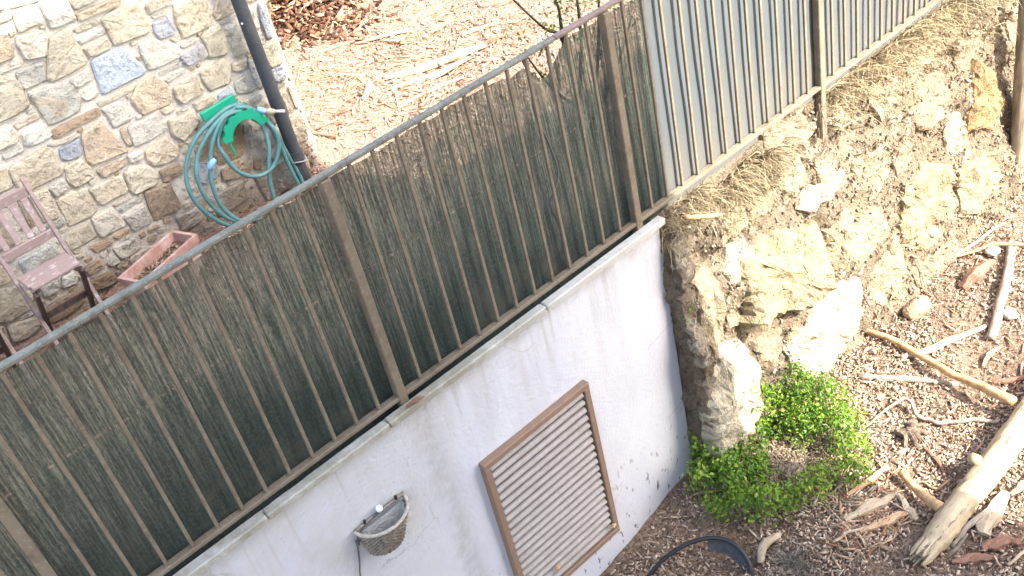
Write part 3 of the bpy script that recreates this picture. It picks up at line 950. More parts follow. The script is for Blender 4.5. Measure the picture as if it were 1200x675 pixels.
rock('y', [(2.10, -.58), (2.48, -.62), (2.86, -.80), (2.83, -1.20), (2.45, -1.12), (2.07, -1.04)], .26, 'large yellow slab overhanging a dark crack', 0, .85)
rock('w', [(2.33, -1.36), (2.52, -1.30), (2.74, -1.22), (3.09, -1.30), (3.04, -1.66), (2.70, -1.72), (2.42, -1.66)], .12, 'big bleached white boulder')
rock('w', [(1.70, -1.06), (1.86, -.99), (2.02, -1.08), (2.09, -1.28), (2.02, -1.62), (1.78, -1.72), (1.62, -1.60), (1.61, -1.30)], .16, 'rounded pale boulder beside the shrub')
rock('p', [(1.79, -.52), (1.93, -.50), (1.95, -.75), (1.90, -.98), (1.74, -1.03), (1.73, -.8)], .08, 'tall pale stone above the rounded boulder')
rock('w', [(1.98, -.58), (2.09, -.50), (2.22, -.49), (2.24, -.60), (2.12, -.65), (2.0, -.67)], .07, 'small white block above the yellow slab')
rock('w', [(2.70, -.62), (2.84, -.545), (3.13, -.59), (3.16, -.63), (3.02, -.67), (2.80, -.68)], .06, 'sharp white flint')
rock('o', [(4.58, -.56), (4.78, -.74), (4.86, -1.02), (4.62, -1.08), (4.42, -1.00)], .05, 'rust orange block')
rock('y', [(3.66, -.97), (3.92, -.98), (4.16, -1.10), (4.16, -1.52), (3.82, -1.56), (3.58, -1.38)], .08)
rock('c', [(2.48, -.02), (2.88, -.035), (2.90, -.155), (2.50, -.15)], .045, 'brown kerb block under the railing')
rock('g', [(2.46, -.165), (2.80, -.165), (3.02, -.19), (3.0, -.26), (2.72, -.25), (2.45, -.24)], .06)
rock('w', [(3.06, -.16), (3.16, -.17), (3.23, -.26), (3.17, -.33), (3.07, -.26)], .06)
rock('g', [(2.86, -.28), (2.98, -.27), (3.02, -.36), (2.92, -.42), (2.84, -.36)], .05)
rock('g', [(1.63, -.20), (1.74, -.17), (1.80, -.32), (1.75, -.46), (1.63, -.44)], .06)
rock('k', [(1.62, -.47), (1.72, -.48), (1.72, -.66), (1.62, -.68)], .05)
rock('g', [(1.62, -.70), (1.71, -.70), (1.70, -.92), (1.615, -.94)], .05)
rock('k', [(1.615, -.96), (1.69, -.96), (1.67, -1.16), (1.615, -1.18)], .05)
rock('p', [(2.30, -.30), (2.52, -.30), (2.60, -.42), (2.44, -.50), (2.28, -.44)], .05)
rock('c', [(3.25, -.60), (3.55, -.62), (3.62, -.86), (3.40, -.95), (3.20, -.85)], .06)
rock('p', [(3.06, -.95), (3.40, -1.0), (3.50, -1.22), (3.20, -1.28), (3.00, -1.15)], .06)
rock('c', [(3.20, -1.36), (3.50, -1.34), (3.56, -1.58), (3.28, -1.66), (3.14, -1.52)], .06)
rock('c', [(3.90, -.42), (4.26, -.48), (4.34, -.74), (4.02, -.82), (3.84, -.64)], .06)
rock('y', [(4.22, -1.18), (4.62, -1.20), (4.74, -1.50), (4.46, -1.62), (4.20, -1.52)], .08)
rock('c', [(2.14, -1.18), (2.36, -1.20), (2.34, -1.34), (2.22, -1.42), (2.12, -1.34)], .045)
rock('c', [(5.0, -.4), (5.4, -.42), (5.5, -.8), (5.2, -.95), (4.95, -.75)], .08)
rock('y', [(5.1, -1.0), (5.6, -1.05), (5.6, -1.5), (5.2, -1.55)], .08)
rock('p', [(3.45, -.24), (3.72, -.26), (3.76, -.42), (3.52, -.46)], .05)
for kind_, pl_s in (('c', [(2.92, -.44), (3.30, -.42), (3.40, -.60), (3.18, -.72), (2.92, -.66)]), ('p', [(2.60, -.36), (2.84, -.34), (2.86, -.52), (2.64, -.56)]), ('c', [(3.60, -.50), (3.82, -.52), (3.86, -.90), (3.64, -.94)]),
                    ('p', [(2.90, -.88), (3.18, -.86), (3.16, -.94), (2.98, -1.12), (2.88, -1.08)]), ('c', [(4.36, -.30), (4.70, -.34), (4.72, -.54), (4.42, -.58)]), ('p', [(4.18, -.84), (4.40, -.86), (4.44, -1.14), (4.20, -1.14)]),
                    ('y', [(3.52, -1.26), (3.60, -1.40), (3.58, -1.66), (3.34, -1.70), (3.42, -1.40)]), ('c', [(3.62, -1.60), (4.10, -1.58), (4.14, -1.72), (3.66, -1.76)]), ('p', [(1.98, -.70), (2.10, -.69), (2.06, -1.0), (1.96, -.98)]),
                    ('c', [(3.78, -.14), (4.2, -.16), (4.24, -.34), (3.82, -.40)]), ('p', [(2.02, -.20), (2.26, -.22), (2.24, -.44), (2.0, -.46)])):
    rock(kind_, pl_s, .05)
for k in range(40):
    x = rrk.uniform(1.95, 5.4); z = rrk.uniform(-1.65, -.25); s = rrk.uniform(.02, .055)
    n = rrk.choice((5, 6)); a0 = rrk.uniform(0, 6)
    rock(rrk.choice('ccpgykw'), [(x + s * math.cos(a0 + 6.283 * i / n) * rrk.uniform(.8, 1.4), z + s * math.sin(a0 + 6.283 * i / n) * rrk.uniform(.6, 1.0)) for i in range(n)], s * .8)

n = 5000
cx_ = RNG.uniform(1.7, 5.4, n); cz_ = RNG.uniform(-1.75, -.12, n)
pos = np.stack([cx_, yw(cx_, cz_) - .004, cz_], 1)
MAT_CLOD = m_island('earth_clods', [(0., (.08, .055, .038)), (.4, (.20, .155, .105)), (.8, (.31, .25, .18)), (1., (.42, .37, .29))])
o = chips('earth_clods', pos - np.array(bank.location), RNG.uniform(.008, .03, n), RNG.uniform(.006, .018, n), RNG.uniform(.004, .012, n), MAT_CLOD, .9, bank); o['kind'] = 'stuff'

# ------------------------------------------------------------------ louvred vent in the white wall
LX0, LX1, LZ0, LZ1 = .242, .952, -1.748, -.600
lv = empty('louvre_door', ((LX0 + LX1) / 2, -.045, LZ0))
tag(lv, 'brown louvred metal vent door set into the white wall', 'vent')
fw = .036
YF0, YF1 = -.070, -.024
MAT_B = MAT_DOORB
MB().box(LX0, LX1, YF0, YF1, LZ1 - fw, LZ1, .004).build('frame', MAT_B, lv)
MB().box(LX0, LX1, YF0, YF1, LZ0, LZ0 + fw, .004).build('frame', MAT_B, lv)
MB().box(LX0, LX0 + fw, YF0 + .001, YF1, LZ0 + fw + .0005, LZ1 - fw - .0005, .004).build('frame', MAT_B, lv)
MB().box(LX1 - fw, LX1, YF0 + .001, YF1, LZ0 + fw + .0005, LZ1 - fw - .0005, .004).build('frame', MAT_B, lv)
MB().box(LX0 + .01, LX1 - .01, -.043, -.025, LZ0 + .01, LZ1 - .01).build('backing', MAT_BACK, lv)
NS = 20
pitch = (LZ1 - LZ0 - 2 * fw) / NS
prof = []                                            # drooping half-round slat, open below
for k in range(8):
    a = math.pi * (.98 - .98 * k / 7)
    prof.append((-.0455 - .021 * math.sin(a), -.0185 * math.cos(a) + .003))
sv = []; sf = []
x0, x1 = LX0 + fw + .003, LX1 - fw - .010
for xx in (x0, x1):
    for (yy, zz) in prof: sv.append((xx, yy, zz))
    for (yy, zz) in reversed(prof): sv.append((xx, yy + .004, zz - .002))
m_ = len(prof) * 2
for i in range(m_):
    j = (i + 1) % m_
    sf.append((i, j, m_ + j, m_ + i))
sf.append(tuple(range(m_ - 1, -1, -1))); sf.append(tuple(range(m_, 2 * m_)))
first = None
for k in range(NS):
    zc = LZ0 + fw + pitch * (k + .5)
    if first is None:
        first = mk('slat', [(a, b, c2 + zc) for a, b, c2 in sv], sf, MAT_SLAT, lv, origin=(x0, -.045, zc))
    else:
        o = link('slat', first.data, lv, Vector((x0, -.045, zc)) - world_loc(lv))
        o.rotation_euler = (rr.uniform(-.015, .015), 0, 0)

# ------------------------------------------------------------------ black drainpipe
MAT_PIPE = m_paint('dark_grey_pipe', (.055, .06, .066), (.10, .095, .09), .6, .5, 14)
dp = empty('drainpipe', (.79, 2.0, 0))
tag(dp, 'dark grey drainpipe on the corner of the stone house', 'pipe')
MB().tube([(.79, 1.995, -.02), (.79, 1.995, .5), (.795, 2.0, 2.9)], .038, 16, 4).build('pipe', MAT_PIPE, dp, smooth=True)
for z in (.16, 1.9):
    MB().tube([(.79, 1.995, z), (.79, 1.995, z + .05)], .045, 16, 1).build('collar', MAT_PIPE, dp)
mb = MB()
mb.tube([(.79 + .05 * math.cos(a), 1.995 + .05 * math.sin(a), .15 + .008 * math.sin(2 * a)) for a in [i * math.pi / 8 for i in range(17)]], .004, 5, 2)
mb.bar((.78, 2.04, .15), (.77, 2.12, .15), .02, .006)
mb.build('bracket', m_paint('rusty_bracket', (.30, .29, .28), (.2, .12, .07), .6), dp)
MB().tube([(.757, 1.975, 1.02), (.752, 1.972, 1.02)], .006, 6, 1).build('screw', Mat('bright_screw', .3, .5).color((.7, .7, .7)).m, dp)

# ------------------------------------------------------------------ hose holder and coiled hose
M = Mat('green_plastic', .45, .45); M.color(M.mix(M.noise(7, 3), (.005, .22, .12), (.015, .36, .22))); MAT_GREEN = M.m
hh = empty('hose_holder', (.53, 2.07, .5))
tag(hh, 'bright green plastic hose holder screwed to the stone wall', 'holder')
mb = MB().frame_box(Vector((.483, 2.045, .635)), Vector((1, 0, .06)).normalized(), Vector((0, 1, 0)), Vector((-.06, 0, 1)).normalized(), .107, .012, .026, .004)
mb.build('back_plate', MAT_GREEN, hh)
mb = MB(); C0 = Vector((.537, 0, .475)); NA = 26; V = []; F = []
for i in range(NA + 1):
    a = math.radians(5 + 170 * i / NA); rib = .006 * (1 if i % 4 < 2 else -1)
    ro, ri = .112 + rib, .098
    for (yy, r_) in ((2.07, ro), (1.94, ro), (1.935, ro + .030), (1.922, ro + .030), (1.922, ri - .010), (2.07, ri)):
        V.append((C0.x + r_ * math.cos(a), yy, C0.z + r_ * .95 * math.sin(a)))
for i in range(NA):
    for s in range(6):
        s2 = (s + 1) % 6
        F.append((i * 6 + s, i * 6 + s2, i * 6 + 6 + s2, i * 6 + 6 + s))
F += [tuple(range(6)), tuple(range(NA * 6 + 5, NA * 6 - 1, -1))]
mb.add(V, F).build('saddle', MAT_GREEN, hh)
MB().bar((.432, 1.95, .47), (.438, 1.95, .385), .012, .012).build('hook', MAT_GREEN, hh)

M = Mat('teal_hose_rubber', .5, .4)
M.color(M.mix(M.noise(16, 3), (.045, .14, .14), (.13, .27, .26))); MAT_HOSE = M.m
gh = empty('garden_hose', (.45, 1.97, .3))
tag(gh, 'coiled teal garden hose hanging on the green holder', 'hose')
HR = .0125
loops = [
    [(.62, 1.985, .56), (.55, 1.98, .605), (.43, 1.965, .60), (.27, 1.955, .545), (.165, 1.955, .44), (.125, 1.955, .30), (.165, 1.95, .15), (.25, 1.94, .03), (.36, 1.93, -.01)],
    [(.60, 1.97, .55), (.50, 1.955, .595), (.36, 1.945, .55), (.24, 1.94, .47), (.185, 1.94, .35), (.20, 1.94, .20), (.27, 1.93, .06), (.40, 1.92, -.02)],
    [(.58, 1.955, .57), (.47, 1.945, .585), (.37, 1.935, .53), (.31, 1.935, .44), (.25, 1.93, .32), (.245, 1.93, .17), (.31, 1.925, .03), (.42, 1.915, -.02)],
    [(.60, 1.97, .60), (.47, 1.95, .57), (.385, 1.935, .50), (.375, 1.93, .42), (.40, 1.925, .32), (.46, 1.92, .245), (.54, 1.92, .21), (.62, 1.92, .23), (.68, 1.92, .31), (.70, 1.925, .40), (.675, 1.935, .48), (.62, 1.945, .56)],
    [(.55, 1.96, .60), (.635, 1.945, .55), (.655, 1.935, .44), (.63, 1.93, .33), (.58, 1.925, .22), (.55, 1.92, .10), (.54, 1.91, -.02)],
    [(.57, 1.985, .605), (.655, 1.98, .54), (.70, 1.975, .42), (.715, 1.97, .28), (.72, 1.96, .12), (.735, 1.95, -.02)],
    [(.58, 1.99, .60), (.67, 1.99, .52), (.72, 1.985, .40), (.735, 1.98, .26), (.755, 1.965, .10), (.76, 1.95, -.02)],
]
mb = MB()
for L in loops: mb.tube([(q[0], q[1] + (.035 if q[2] > .42 else .01), q[2] + (.015 if q[2] > .54 else 0)) for q in L], HR, 8, 5)
mb.build('tube', MAT_HOSE, gh, smooth=True)
MAT_BLUE = Mat('pale_blue_plastic', .45, .4).color((.22, .42, .62)).m
MAT_YEL = Mat('yellowed_plastic', .5, .4).color((.36, .33, .22)).m
MAT_ALU = Mat('dull_metal', .4, .5).color((.5, .52, .53)).m
MB().tube([(.645, 1.935, .575), (.665, 1.925, .555), (.68, 1.92, .548)], [.014, .018, .016], 10, 3).build('connector', MAT_BLUE, gh, smooth=True)
MB().tube([(.68, 1.92, .548), (.70, 1.912, .535), (.725, 1.905, .525)], [.012, .019, .013], 10, 3).build('spray_grip', MAT_YEL, gh, smooth=True)
MB().tube([(.725, 1.905, .525), (.775, 1.89, .505)], .0085, 10, 2).build('nozzle', MAT_ALU, gh, smooth=True)
MB().tube([(.26, 1.925, .405), (.285, 1.92, .43), (.31, 1.92, .44)], [.013, .018, .014], 10, 3).build('connector', MAT_BLUE, gh, smooth=True)

# ------------------------------------------------------------------ folding chairs
M = Mat('faded_mauve_wood', .7, .25)
n1 = M.noise(1, 5, .6, M.map((4, 60, 60), world=True)); n2 = M.noise(26, 4, .65, M.map(world=True))
c_ = M.mix(n1, (.21, .145, .125), (.37, .28, .25))
M.color(M.mix(M.ramp(n2, [(.55, 0.), (.72, .7)]), c_, (.55, .48, .46))).bump(n1, .3, .003)
MAT_CHAIR = M.m
MAT_CHAIR_SHADE = m_wood('shaded_chair_wood', (.055, .038, .035), (.11, .075, .065), (30, 30, 4), .7, True)  # chair wood for legs, seat rails and stretchers, shade put into its colour


def make_chair():
    t = empty('folding_chair', (-.742, 1.76, 0))
    XL, XR = -.882, -.602
    pt = lambda z: 1.66 + .36 * z                        # line of the back posts
    zf = float(zt(-.74, 1.7))
    for x in (XL, XR):
        MB().bar((x, pt(.83), .83), (x, pt(zf), zf + .004), .020, .036, (0, 1, 0)).build('back_post', MAT_CHAIR, t)
        xi = x + (.022 if x < -.7 else -.022)
        MB().bar((xi, 1.60, .445), (xi, 1.905, zf + .004), .020, .034, (0, 1, 0)).build('leg', MAT_CHAIR_SHADE, t)
    for z, h_ in ((.775, .05), (.555, .045)):
        MB().bar((XL + .011, pt(z) - .004, z), (XR - .011, pt(z) - .004, z), h_, .018, (0, 1, 0)).build('back_rail', MAT_CHAIR, t)
    for k in range(4):
        x = XL + .045 + k * (XR - XL - .09) / 3
        MB().bar((x, pt(.578), .578), (x, pt(.749), .749), .032, .010, (0, 1, 0)).build('back_slat', MAT_CHAIR, t)
    for k in range(5):
        y = 1.585 + k * .0485; z = .468 - .008 * k
        mb = MB().box(XL + (.012 if k else .02), XR - (.012 if k else .02), y, y + .044, z, z + .016, .005)
        mb.build('seat_slat', MAT_CHAIR, t)
    for x in (XL + .04, XR - .04):
        MB().bar((x, 1.59, .457), (x, 1.82, .432), .018, .022, (1, 0, 0)).build('seat_rail', MAT_CHAIR_SHADE, t)
    MB().bar((XL + .033, 1.742, .235), (XR - .033, 1.742, .235), .03, .016, (0, 1, 0)).build('stretcher', MAT_CHAIR_SHADE, t)
    MB().bar((XL + .012, 1.70, .11), (XR - .012, 1.70, .11), .022, .014, (0, 1, 0)).build('stretcher', MAT_CHAIR_SHADE, t)
    return t


ch = make_chair()
tag(ch, 'faded mauve wooden folding chair against the stone house wall', 'chair', 'folding chairs by the house wall')
c2_ = ch.copy(); COL.objects.link(c2_); c2_.location = Vector(ch.location) + Vector((-.47, -.06, 0))
tag(c2_, 'second folding chair cut off at the left edge, only a leg showing', 'chair', 'folding chairs by the house wall')
for q in list(ch.children):
    d_ = q.copy(); COL.objects.link(d_); d_.parent = c2_

# ------------------------------------------------------------------ terracotta planter
M = Mat('faded_terracotta', .85, .15)
n1 = M.noise(9, 5, .65); n2 = M.noise(60, 3, .6)
M.color(M.mix(M.ramp(n2, [(.5, 0.), (.75, .5)]), M.mix(M.ramp(n1, [(.4, 0.), (.65, .9)]), (.36, .20, .155), (.52, .39, .34)), (.20, .13, .10))).bump(n2, .2, .003)
MAT_TERRA = M.m
pl_ = empty('planter_box', (-.225, 1.785, 0))
tag(pl_, 'empty rectangular terracotta planter trough beside the folding chair', 'planter')
PA = math.radians(20)
ex, ey = Vector((math.cos(PA), math.sin(PA), 0)), Vector((-math.sin(PA), math.cos(PA), 0))


def ringrect(hx, hy, z): return [Vector((-.225, 1.785, z)) + ex * a * hx + ey * b * hy for a, b in ((-1, -1), (1, -1), (1, 1), (-1, 1))]


zb = float(zt(-.22, 1.78))
R_ = [ringrect(.185, .068, zb - .005), ringrect(.205, .083, zb + .155), ringrect(.213, .091, zb + .156), ringrect(.215, .092, zb + .195), ringrect(.196, .074, zb + .195), ringrect(.180, .062, zb + .03)]
V = [q for r_ in R_ for q in r_]
F = [(k * 4 + i, k * 4 + (i + 1) % 4, k * 4 + 4 + (i + 1) % 4, k * 4 + 4 + i) for k in range(5) for i in range(4)] + [(3, 2, 1, 0)]
mk('box', V, F, MAT_TERRA, pl_)
V = []; F = []
for i in range(19):
    for j in range(8):
        q = Vector((-.225, 1.785, zb + .135 + .02 * float(fbm(i * .6, j * .6, 71, 3)))) + ex * (-.193 + .386 * i / 18) + ey * (-.072 + .144 * j / 7)
        V.append(q)
for i in range(18):
    for j in range(7): F.append((i * 8 + j, i * 8 + 8 + j, i * 8 + 9 + j, i * 8 + j + 1))
mk('soil', V, F, MAT_MULCH_SOIL, pl_)
n = 150
pos = np.array([(-.225, 1.785, zb + .148)]) + np.outer(RNG.uniform(-.17, .17, n), np.array(ex)) + np.outer(RNG.uniform(-.055, .055, n), np.array(ey))
MAT_LEAF = m_island('dead_leaf_bits', [(0., (.16, .09, .055)), (.5, (.30, .19, .12)), (1., (.48, .36, .25))])
o = chips('dead_leaves', pos - np.array(pl_.location), RNG.uniform(.012, .035, n), RNG.uniform(.006, .015, n), RNG.uniform(.002, .005, n), MAT_LEAF, .5, pl_); o['kind'] = 'stuff'

# ------------------------------------------------------------------ wicker wall basket with liner, bulb and wire
MAT_WICK = m_wood('grey_wicker', (.17, .135, .095), (.34, .29, .22), (60, 60, 60), .85)
MAT_RIMW = m_wood('pale_wicker_rim', (.33, .29, .22), (.50, .46, .38), (40, 40, 40), .85)
bk = empty('wall_basket', (-.306, -.035, -.60))
tag(bk, 'half-round grey wicker basket hung on the white wall', 'basket')
BC = Vector((-.306, -.036, 0))
BZ1, BZ0 = -.435, -.605


def bpt(a, u, off=0.0):
    """point on the basket wall: a along the half circle, u from bottom (0) to rim (1)"""
    rx = .088 + .048 * u + off; ry = .075 + .047 * u + off
    return Vector((BC.x - .02 * (1 - u) - rx * math.cos(a), BC.y - ry * math.sin(a), BZ0 + (BZ1 - BZ0) * u))


mb = MB()
NST = 15
for s in range(NST):
    a = math.pi * (.02 + .96 * s / (NST - 1))
    mb.tube([bpt(a, u / 4) for u in range(5)], .0035, 5, 2)
for r_ in range(15):
    u = (r_ + .5) / 15
    mb.tube([bpt(math.pi * (.01 + .98 * k / 28), u + .006 * random.uniform(-1, 1), .0042 * (1 if (k + r_) % 2 else -1)) for k in range(29)], .0048, 5, 1)
for s in range(7):
    t_ = (s + .5) / 7
    a0 = math.acos(1 - 2 * t_); p0 = bpt(a0, 0)
    mb.tube([(p0.x, BC.y, BZ0), (p0.x, p0.y, BZ0)], .006, 5, 1)
mb.build('weave', MAT_WICK, bk, smooth=True)
mb = MB()
mb.tube([bpt(math.pi * k / 20, 1.0) + Vector((0, 0, .002 * (k % 2))) for k in range(21)], .0085, 7, 2)
mb.build('rim', MAT_RIMW, bk, smooth=True)
MB().tube([bpt(0, 1) + Vector((-.004, -.002, .004)), BC + Vector((0, -.004, BZ1 + .008)), bpt(math.pi, 1) + Vector((.004, -.002, .004))], .008, 7, 3).build('back_bar', MAT_WICK, bk, smooth=True)
M = Mat('cloudy_liner', .35, .4); M.color(M.mix(M.noise(25, 4, .6, None, 1.5), (.34, .33, .29), (.74, .72, .67))); M.bump(M.noise(18, 3, .6, None, 2), .8, .02); MAT_LINER = M.m
V = []; F = []
for r_ in range(7):
    u = .12 + .80 * r_ / 6
    for k in range(19):
        q = bpt(math.pi * k / 18, u, -.010 - .004 * (k % 2))
        V.append(q)
for r_ in range(6):
    for k in range(18): F.append((r_ * 19 + k, r_ * 19 + k + 1, r_ * 19 + 20 + k, r_ * 19 + 19 + k))
F.append(tuple(range(19)))
n0 = len(V)
for k in range(13):
    for r_ in range(4):
        V.append((BC.x - .105 + .21 * k / 12, BC.y - .012 - .012 * (k % 2) * (1 - r_ / 4), BZ0 + .03 + .125 * r_ / 3))
for k in range(12):
    for r_ in range(3): F.append((n0 + k * 4 + r_, n0 + k * 4 + 4 + r_, n0 + k * 4 + 5 + r_, n0 + k * 4 + 1 + r_))
mk('liner', V, F, MAT_LINER, bk, smooth=True)
for a in (-.08, .005, .095):
    MB().tube([BC + Vector((a, -.006, BZ1 + .008)), BC + Vector((a + .004, -.006, BZ1 + .026))], .007, 7, 1).build('clip', Mat('black_clip', .5, .3).color((.02, .02, .02)).m, bk)

wl = empty('light_string', (-.33, -.05, -.5))
tag(wl, 'thin dark wire with a small white bulb above the wicker basket', 'light string')
MAT_WIRE = Mat('dark_wire', .6, .3).color((.10, .095, .09)).m
MB().tube([(-.29, -.045, -.412), (-.35, -.048, -.425), (-.42, -.046, -.445), (-.452, -.05, -.475), (-.463, -.045, -.53), (-.478, -.042, -.60), (-.50, -.04, -.68), (-.52, -.04, -.80), (-.50, -.04, -.95)], .0035, 6, 5).build('wire', MAT_WIRE, wl, smooth=True)
MB().tube([(-.452, -.055, -.468), (-.455, -.055, -.492)], .010, 8, 1).build('socket', MAT_WIRE, wl)
V, F = [], []
for i in range(9):
    for k in range(12):
        th = math.pi * i / 8; ph = 2 * math.pi * k / 12
        V.append((-.303 + .0165 * math.sin(th) * math.cos(ph), -.052 + .0165 * math.sin(th) * math.sin(ph), -.398 + .0175 * math.cos(th)))
for i in range(8):
    for k in range(12): F.append((i * 12 + k, i * 12 + 12 + k, i * 12 + 12 + (k + 1) % 12, i * 12 + (k + 1) % 12))
mk('bulb', V, F, Mat('opal_plastic', .3, .5).color((.86, .86, .85)).m, wl, smooth=True)

# ------------------------------------------------------------------ dry grass under the railing
MAT_STRAW = m_island('dry_straw', [(0., (.10, .07, .04)), (.3, (.28, .21, .125)), (.75, (.46, .38, .24)), (1., (.22, .20, .09))], nscale=30)


def blades(name, roots, mat, lo, hi, droop, spread, width, outward=(0, -1, 0), up=.5, parent=None):
    """Thin bent blades, three faces each, rooted at the given points."""
    V = []; F = []
    for q in roots:
        q = Vector(q)
        d = Vector((random.gauss(0, spread), outward[1] * random.uniform(.2, 1.0) + random.gauss(0, spread * .4), up * random.uniform(.1, 1.2)))
        d.normalize(); L = random.uniform(lo, hi)
        side = d.cross(Vector((random.uniform(-1, 1), random.uniform(-1, 1), random.uniform(-1, 1)))).normalized() * width * random.uniform(.6, 1.3)
        p = q; n0 = len(V)
        for k in range(4):
            w = side * (1 - k / 3.3)
            V += [tuple(p - w), tuple(p + w)]
            p = p + d * (L / 3); d = (d + Vector((0, 0, -droop * random.uniform(.5, 1.3)))).normalized()
        for k in range(3): F.append((n0 + 2 * k, n0 + 2 * k + 1, n0 + 2 * k + 3, n0 + 2 * k + 2))
    return mk(name, V, F, mat, parent)


def root_pts(n, xf, zf):
    r = []
    for _ in range(n):
        x = xf(); z = zf()
        r.append((x, float(yw(x, z)) + .005, z))
    return r


random.seed(21)
o = blades('dry_grass', root_pts(1100, lambda: random.gauss(2.33, .17), lambda: -.12 - abs(random.gauss(0, .10))), MAT_STRAW, .08, .22, .5, .6, .0032)
tag(o, 'drooping yellow dry grass clump on the bank under the railing', 'dry grass', kind='stuff')
o = blades('dry_grass', root_pts(420, lambda: random.uniform(1.62, 2.0), lambda: random.uniform(-.22, -.05)), MAT_STRAW, .08, .20, .55, .5, .003)
tag(o, 'tangle of dry roots hanging beside the end of the white wall', 'dry grass', kind='stuff')
o = blades('dry_grass', root_pts(2000, lambda: random.uniform(3.0, 4.9), lambda: -.04 - abs(random.gauss(0, .14))), MAT_STRAW, .08, .24, .45, .8, .003)
tag(o, 'matted dry straw and roots along the far top of the bank', 'dry grass', kind='stuff')
o = blades('dry_grass', root_pts(500, lambda: random.uniform(1.9, 4.9), lambda: random.uniform(-1.7, -.3)), MAT_STRAW, .02, .07, .5, .7, .0016)
tag(o, 'sparse straw stuck all over the earth face of the bank', 'dry grass', kind='stuff')

# ------------------------------------------------------------------ mulch, shavings, leaf pile
MAT_CHIP = m_island('bark_mulch', [(0., (.14, .09, .06)), (.3, (.33, .22, .15)), (.6, (.50, .36, .25)), (.85, (.62, .48, .35)), (1., (.70, .58, .44))])
n = 95000
xy = np.stack([RNG.uniform(.3, 6.2, n), RNG.uniform(-2.5, -.06, n)], 1)
keep = RNG.uniform(0, 1, n) < np.clip(1.25 - .12 * xy[:, 0], .45, 1) * np.clip(.75 + 1.6 * fbm(xy[:, 0] * 2.2, xy[:, 1] * 2.2, 301, 3), .15, 1)
xy = xy[keep]; n = len(xy)
pos = np.stack([xy[:, 0], xy[:, 1], zg(xy[:, 0], xy[:, 1]) + RNG.uniform(-.002, .014, n)], 1)
o = chips('bark_mulch', pos, np.clip(RNG.lognormal(-4.05, .6, n), .004, .10), RNG.uniform(.004, .011, n) * RNG.choice([.5, 1, 1.2, 2.2], n), RNG.uniform(.002, .008, n), MAT_CHIP, .45)
tag(o, 'loose reddish brown bark mulch covering the lower ground', 'mulch', kind='stuff')

MAT_SHAV = m_island('wood_shavings', [(0., (.21, .12, .085)), (.3, (.37, .24, .175)), (.7, (.46, .325, .24)), (1., (.56, .44, .34))])
n = 30000
xy = np.stack([RNG.uniform(.2, 4.6, n), RNG.uniform(.15, 5.4, n)], 1)
xy = xy[~((xy[:, 0] < HX + .02) & (xy[:, 1] > HY - .02))]; n = len(xy)
pos = np.stack([xy[:, 0], xy[:, 1], zt(xy[:, 0], xy[:, 1]) + RNG.uniform(-.003, .008, n)], 1)
o = chips('wood_shavings', pos, RNG.gamma(4, .008, n) + .006, RNG.uniform(.004, .013, n), RNG.uniform(.001, .005, n), MAT_SHAV, .35)
tag(o, 'pale wood shavings scattered over the sunlit terrace', 'shavings', kind='stuff')
n = 2600
xy = np.stack([RNG.uniform(-1.6, 1.1, n), RNG.uniform(.15, 2.1, n)], 1)
pos = np.stack([xy[:, 0], xy[:, 1], zt(xy[:, 0], xy[:, 1]) + RNG.uniform(-.002, .01, n)], 1)
o = chips('leaf_litter', pos, RNG.uniform(.015, .05, n), RNG.uniform(.008, .02, n), RNG.uniform(.001, .004, n), MAT_LEAF, .4)
tag(o, 'brown leaf litter along the foot of the stone house wall', 'leaf litter', kind='stuff')
n = 1500
t1 = RNG.normal(0, 1, (n, 2))
xy = np.array([2.2, 4.35]) + t1 * np.array([.22, .42])
xy = xy[(xy[:, 0] > HX + .1)]; n = len(xy)
hp = .16 * np.exp(-((xy[:, 0] - 2.2) / .35) ** 2 - ((xy[:, 1] - 4.35) / .6) ** 2)
pos = np.stack([xy[:, 0], xy[:, 1], zt(xy[:, 0], xy[:, 1]) + hp * RNG.uniform(.5, 1, n)], 1)
MAT_LEAFD = m_island('rotten_leaves', [(0., (.05, .025, .018)), (.5, (.17, .085, .05)), (.85, (.33, .19, .11)), (1., (.5, .36, .24))])
o = chips('leaf_pile', pos, RNG.uniform(.04, .10, n), RNG.uniform(.02, .04, n), RNG.uniform(.002, .006, n), MAT_LEAFD, .45, curl=.25)
tag(o, 'pile of dark dead leaves at the far corner of the house', 'leaf pile', kind='stuff')

MAT_SHARD = m_island('fresh_shards', [(0., (.26, .13, .07)), (.4, (.42, .27, .16)), (1., (.55, .42, .28))], nscale=25)
n = 420
xy = np.concatenate([np.array([1.95, -1.03]) + RNG.normal(0, 1, (200, 2)) * np.array([.16, .09]), np.stack([RNG.uniform(2.0, 4.6, 220), RNG.uniform(-1.8, -.2, 220)], 1)])
pos = np.stack([xy[:, 0], xy[:, 1], zg(xy[:, 0], xy[:, 1]) + RNG.uniform(.004, .016, n)], 1)
o = chips('wood_shards', pos, RNG.gamma(4, .018, n) + .03, RNG.uniform(.006, .018, n), RNG.uniform(.003, .008, n), MAT_SHARD, .16)
tag(o, 'loose orange wood shards strewn between the shrub and the log', 'wood shards', kind='stuff')
n = 420
xy = np.array([2.2, 2.55]) + RNG.normal(0, 1, (n, 2)) * np.array([.45, .45])
xy = xy[~((xy[:, 0] < HX + .1) & (xy[:, 1] > HY - .1)) & (xy[:, 1] > .4)]; n = len(xy)
pos = np.stack([xy[:, 0], xy[:, 1], zt(xy[:, 0], xy[:, 1]) + RNG.uniform(.004, .012, n)], 1)
o = chips('wood_shards', pos, RNG.gamma(4, .02, n) + .03, RNG.uniform(.006, .018, n), RNG.uniform(.003, .007, n), MAT_SHARD, .14)
tag(o, 'loose orange wood shards lying on the sunlit terrace', 'wood shards', kind='stuff')

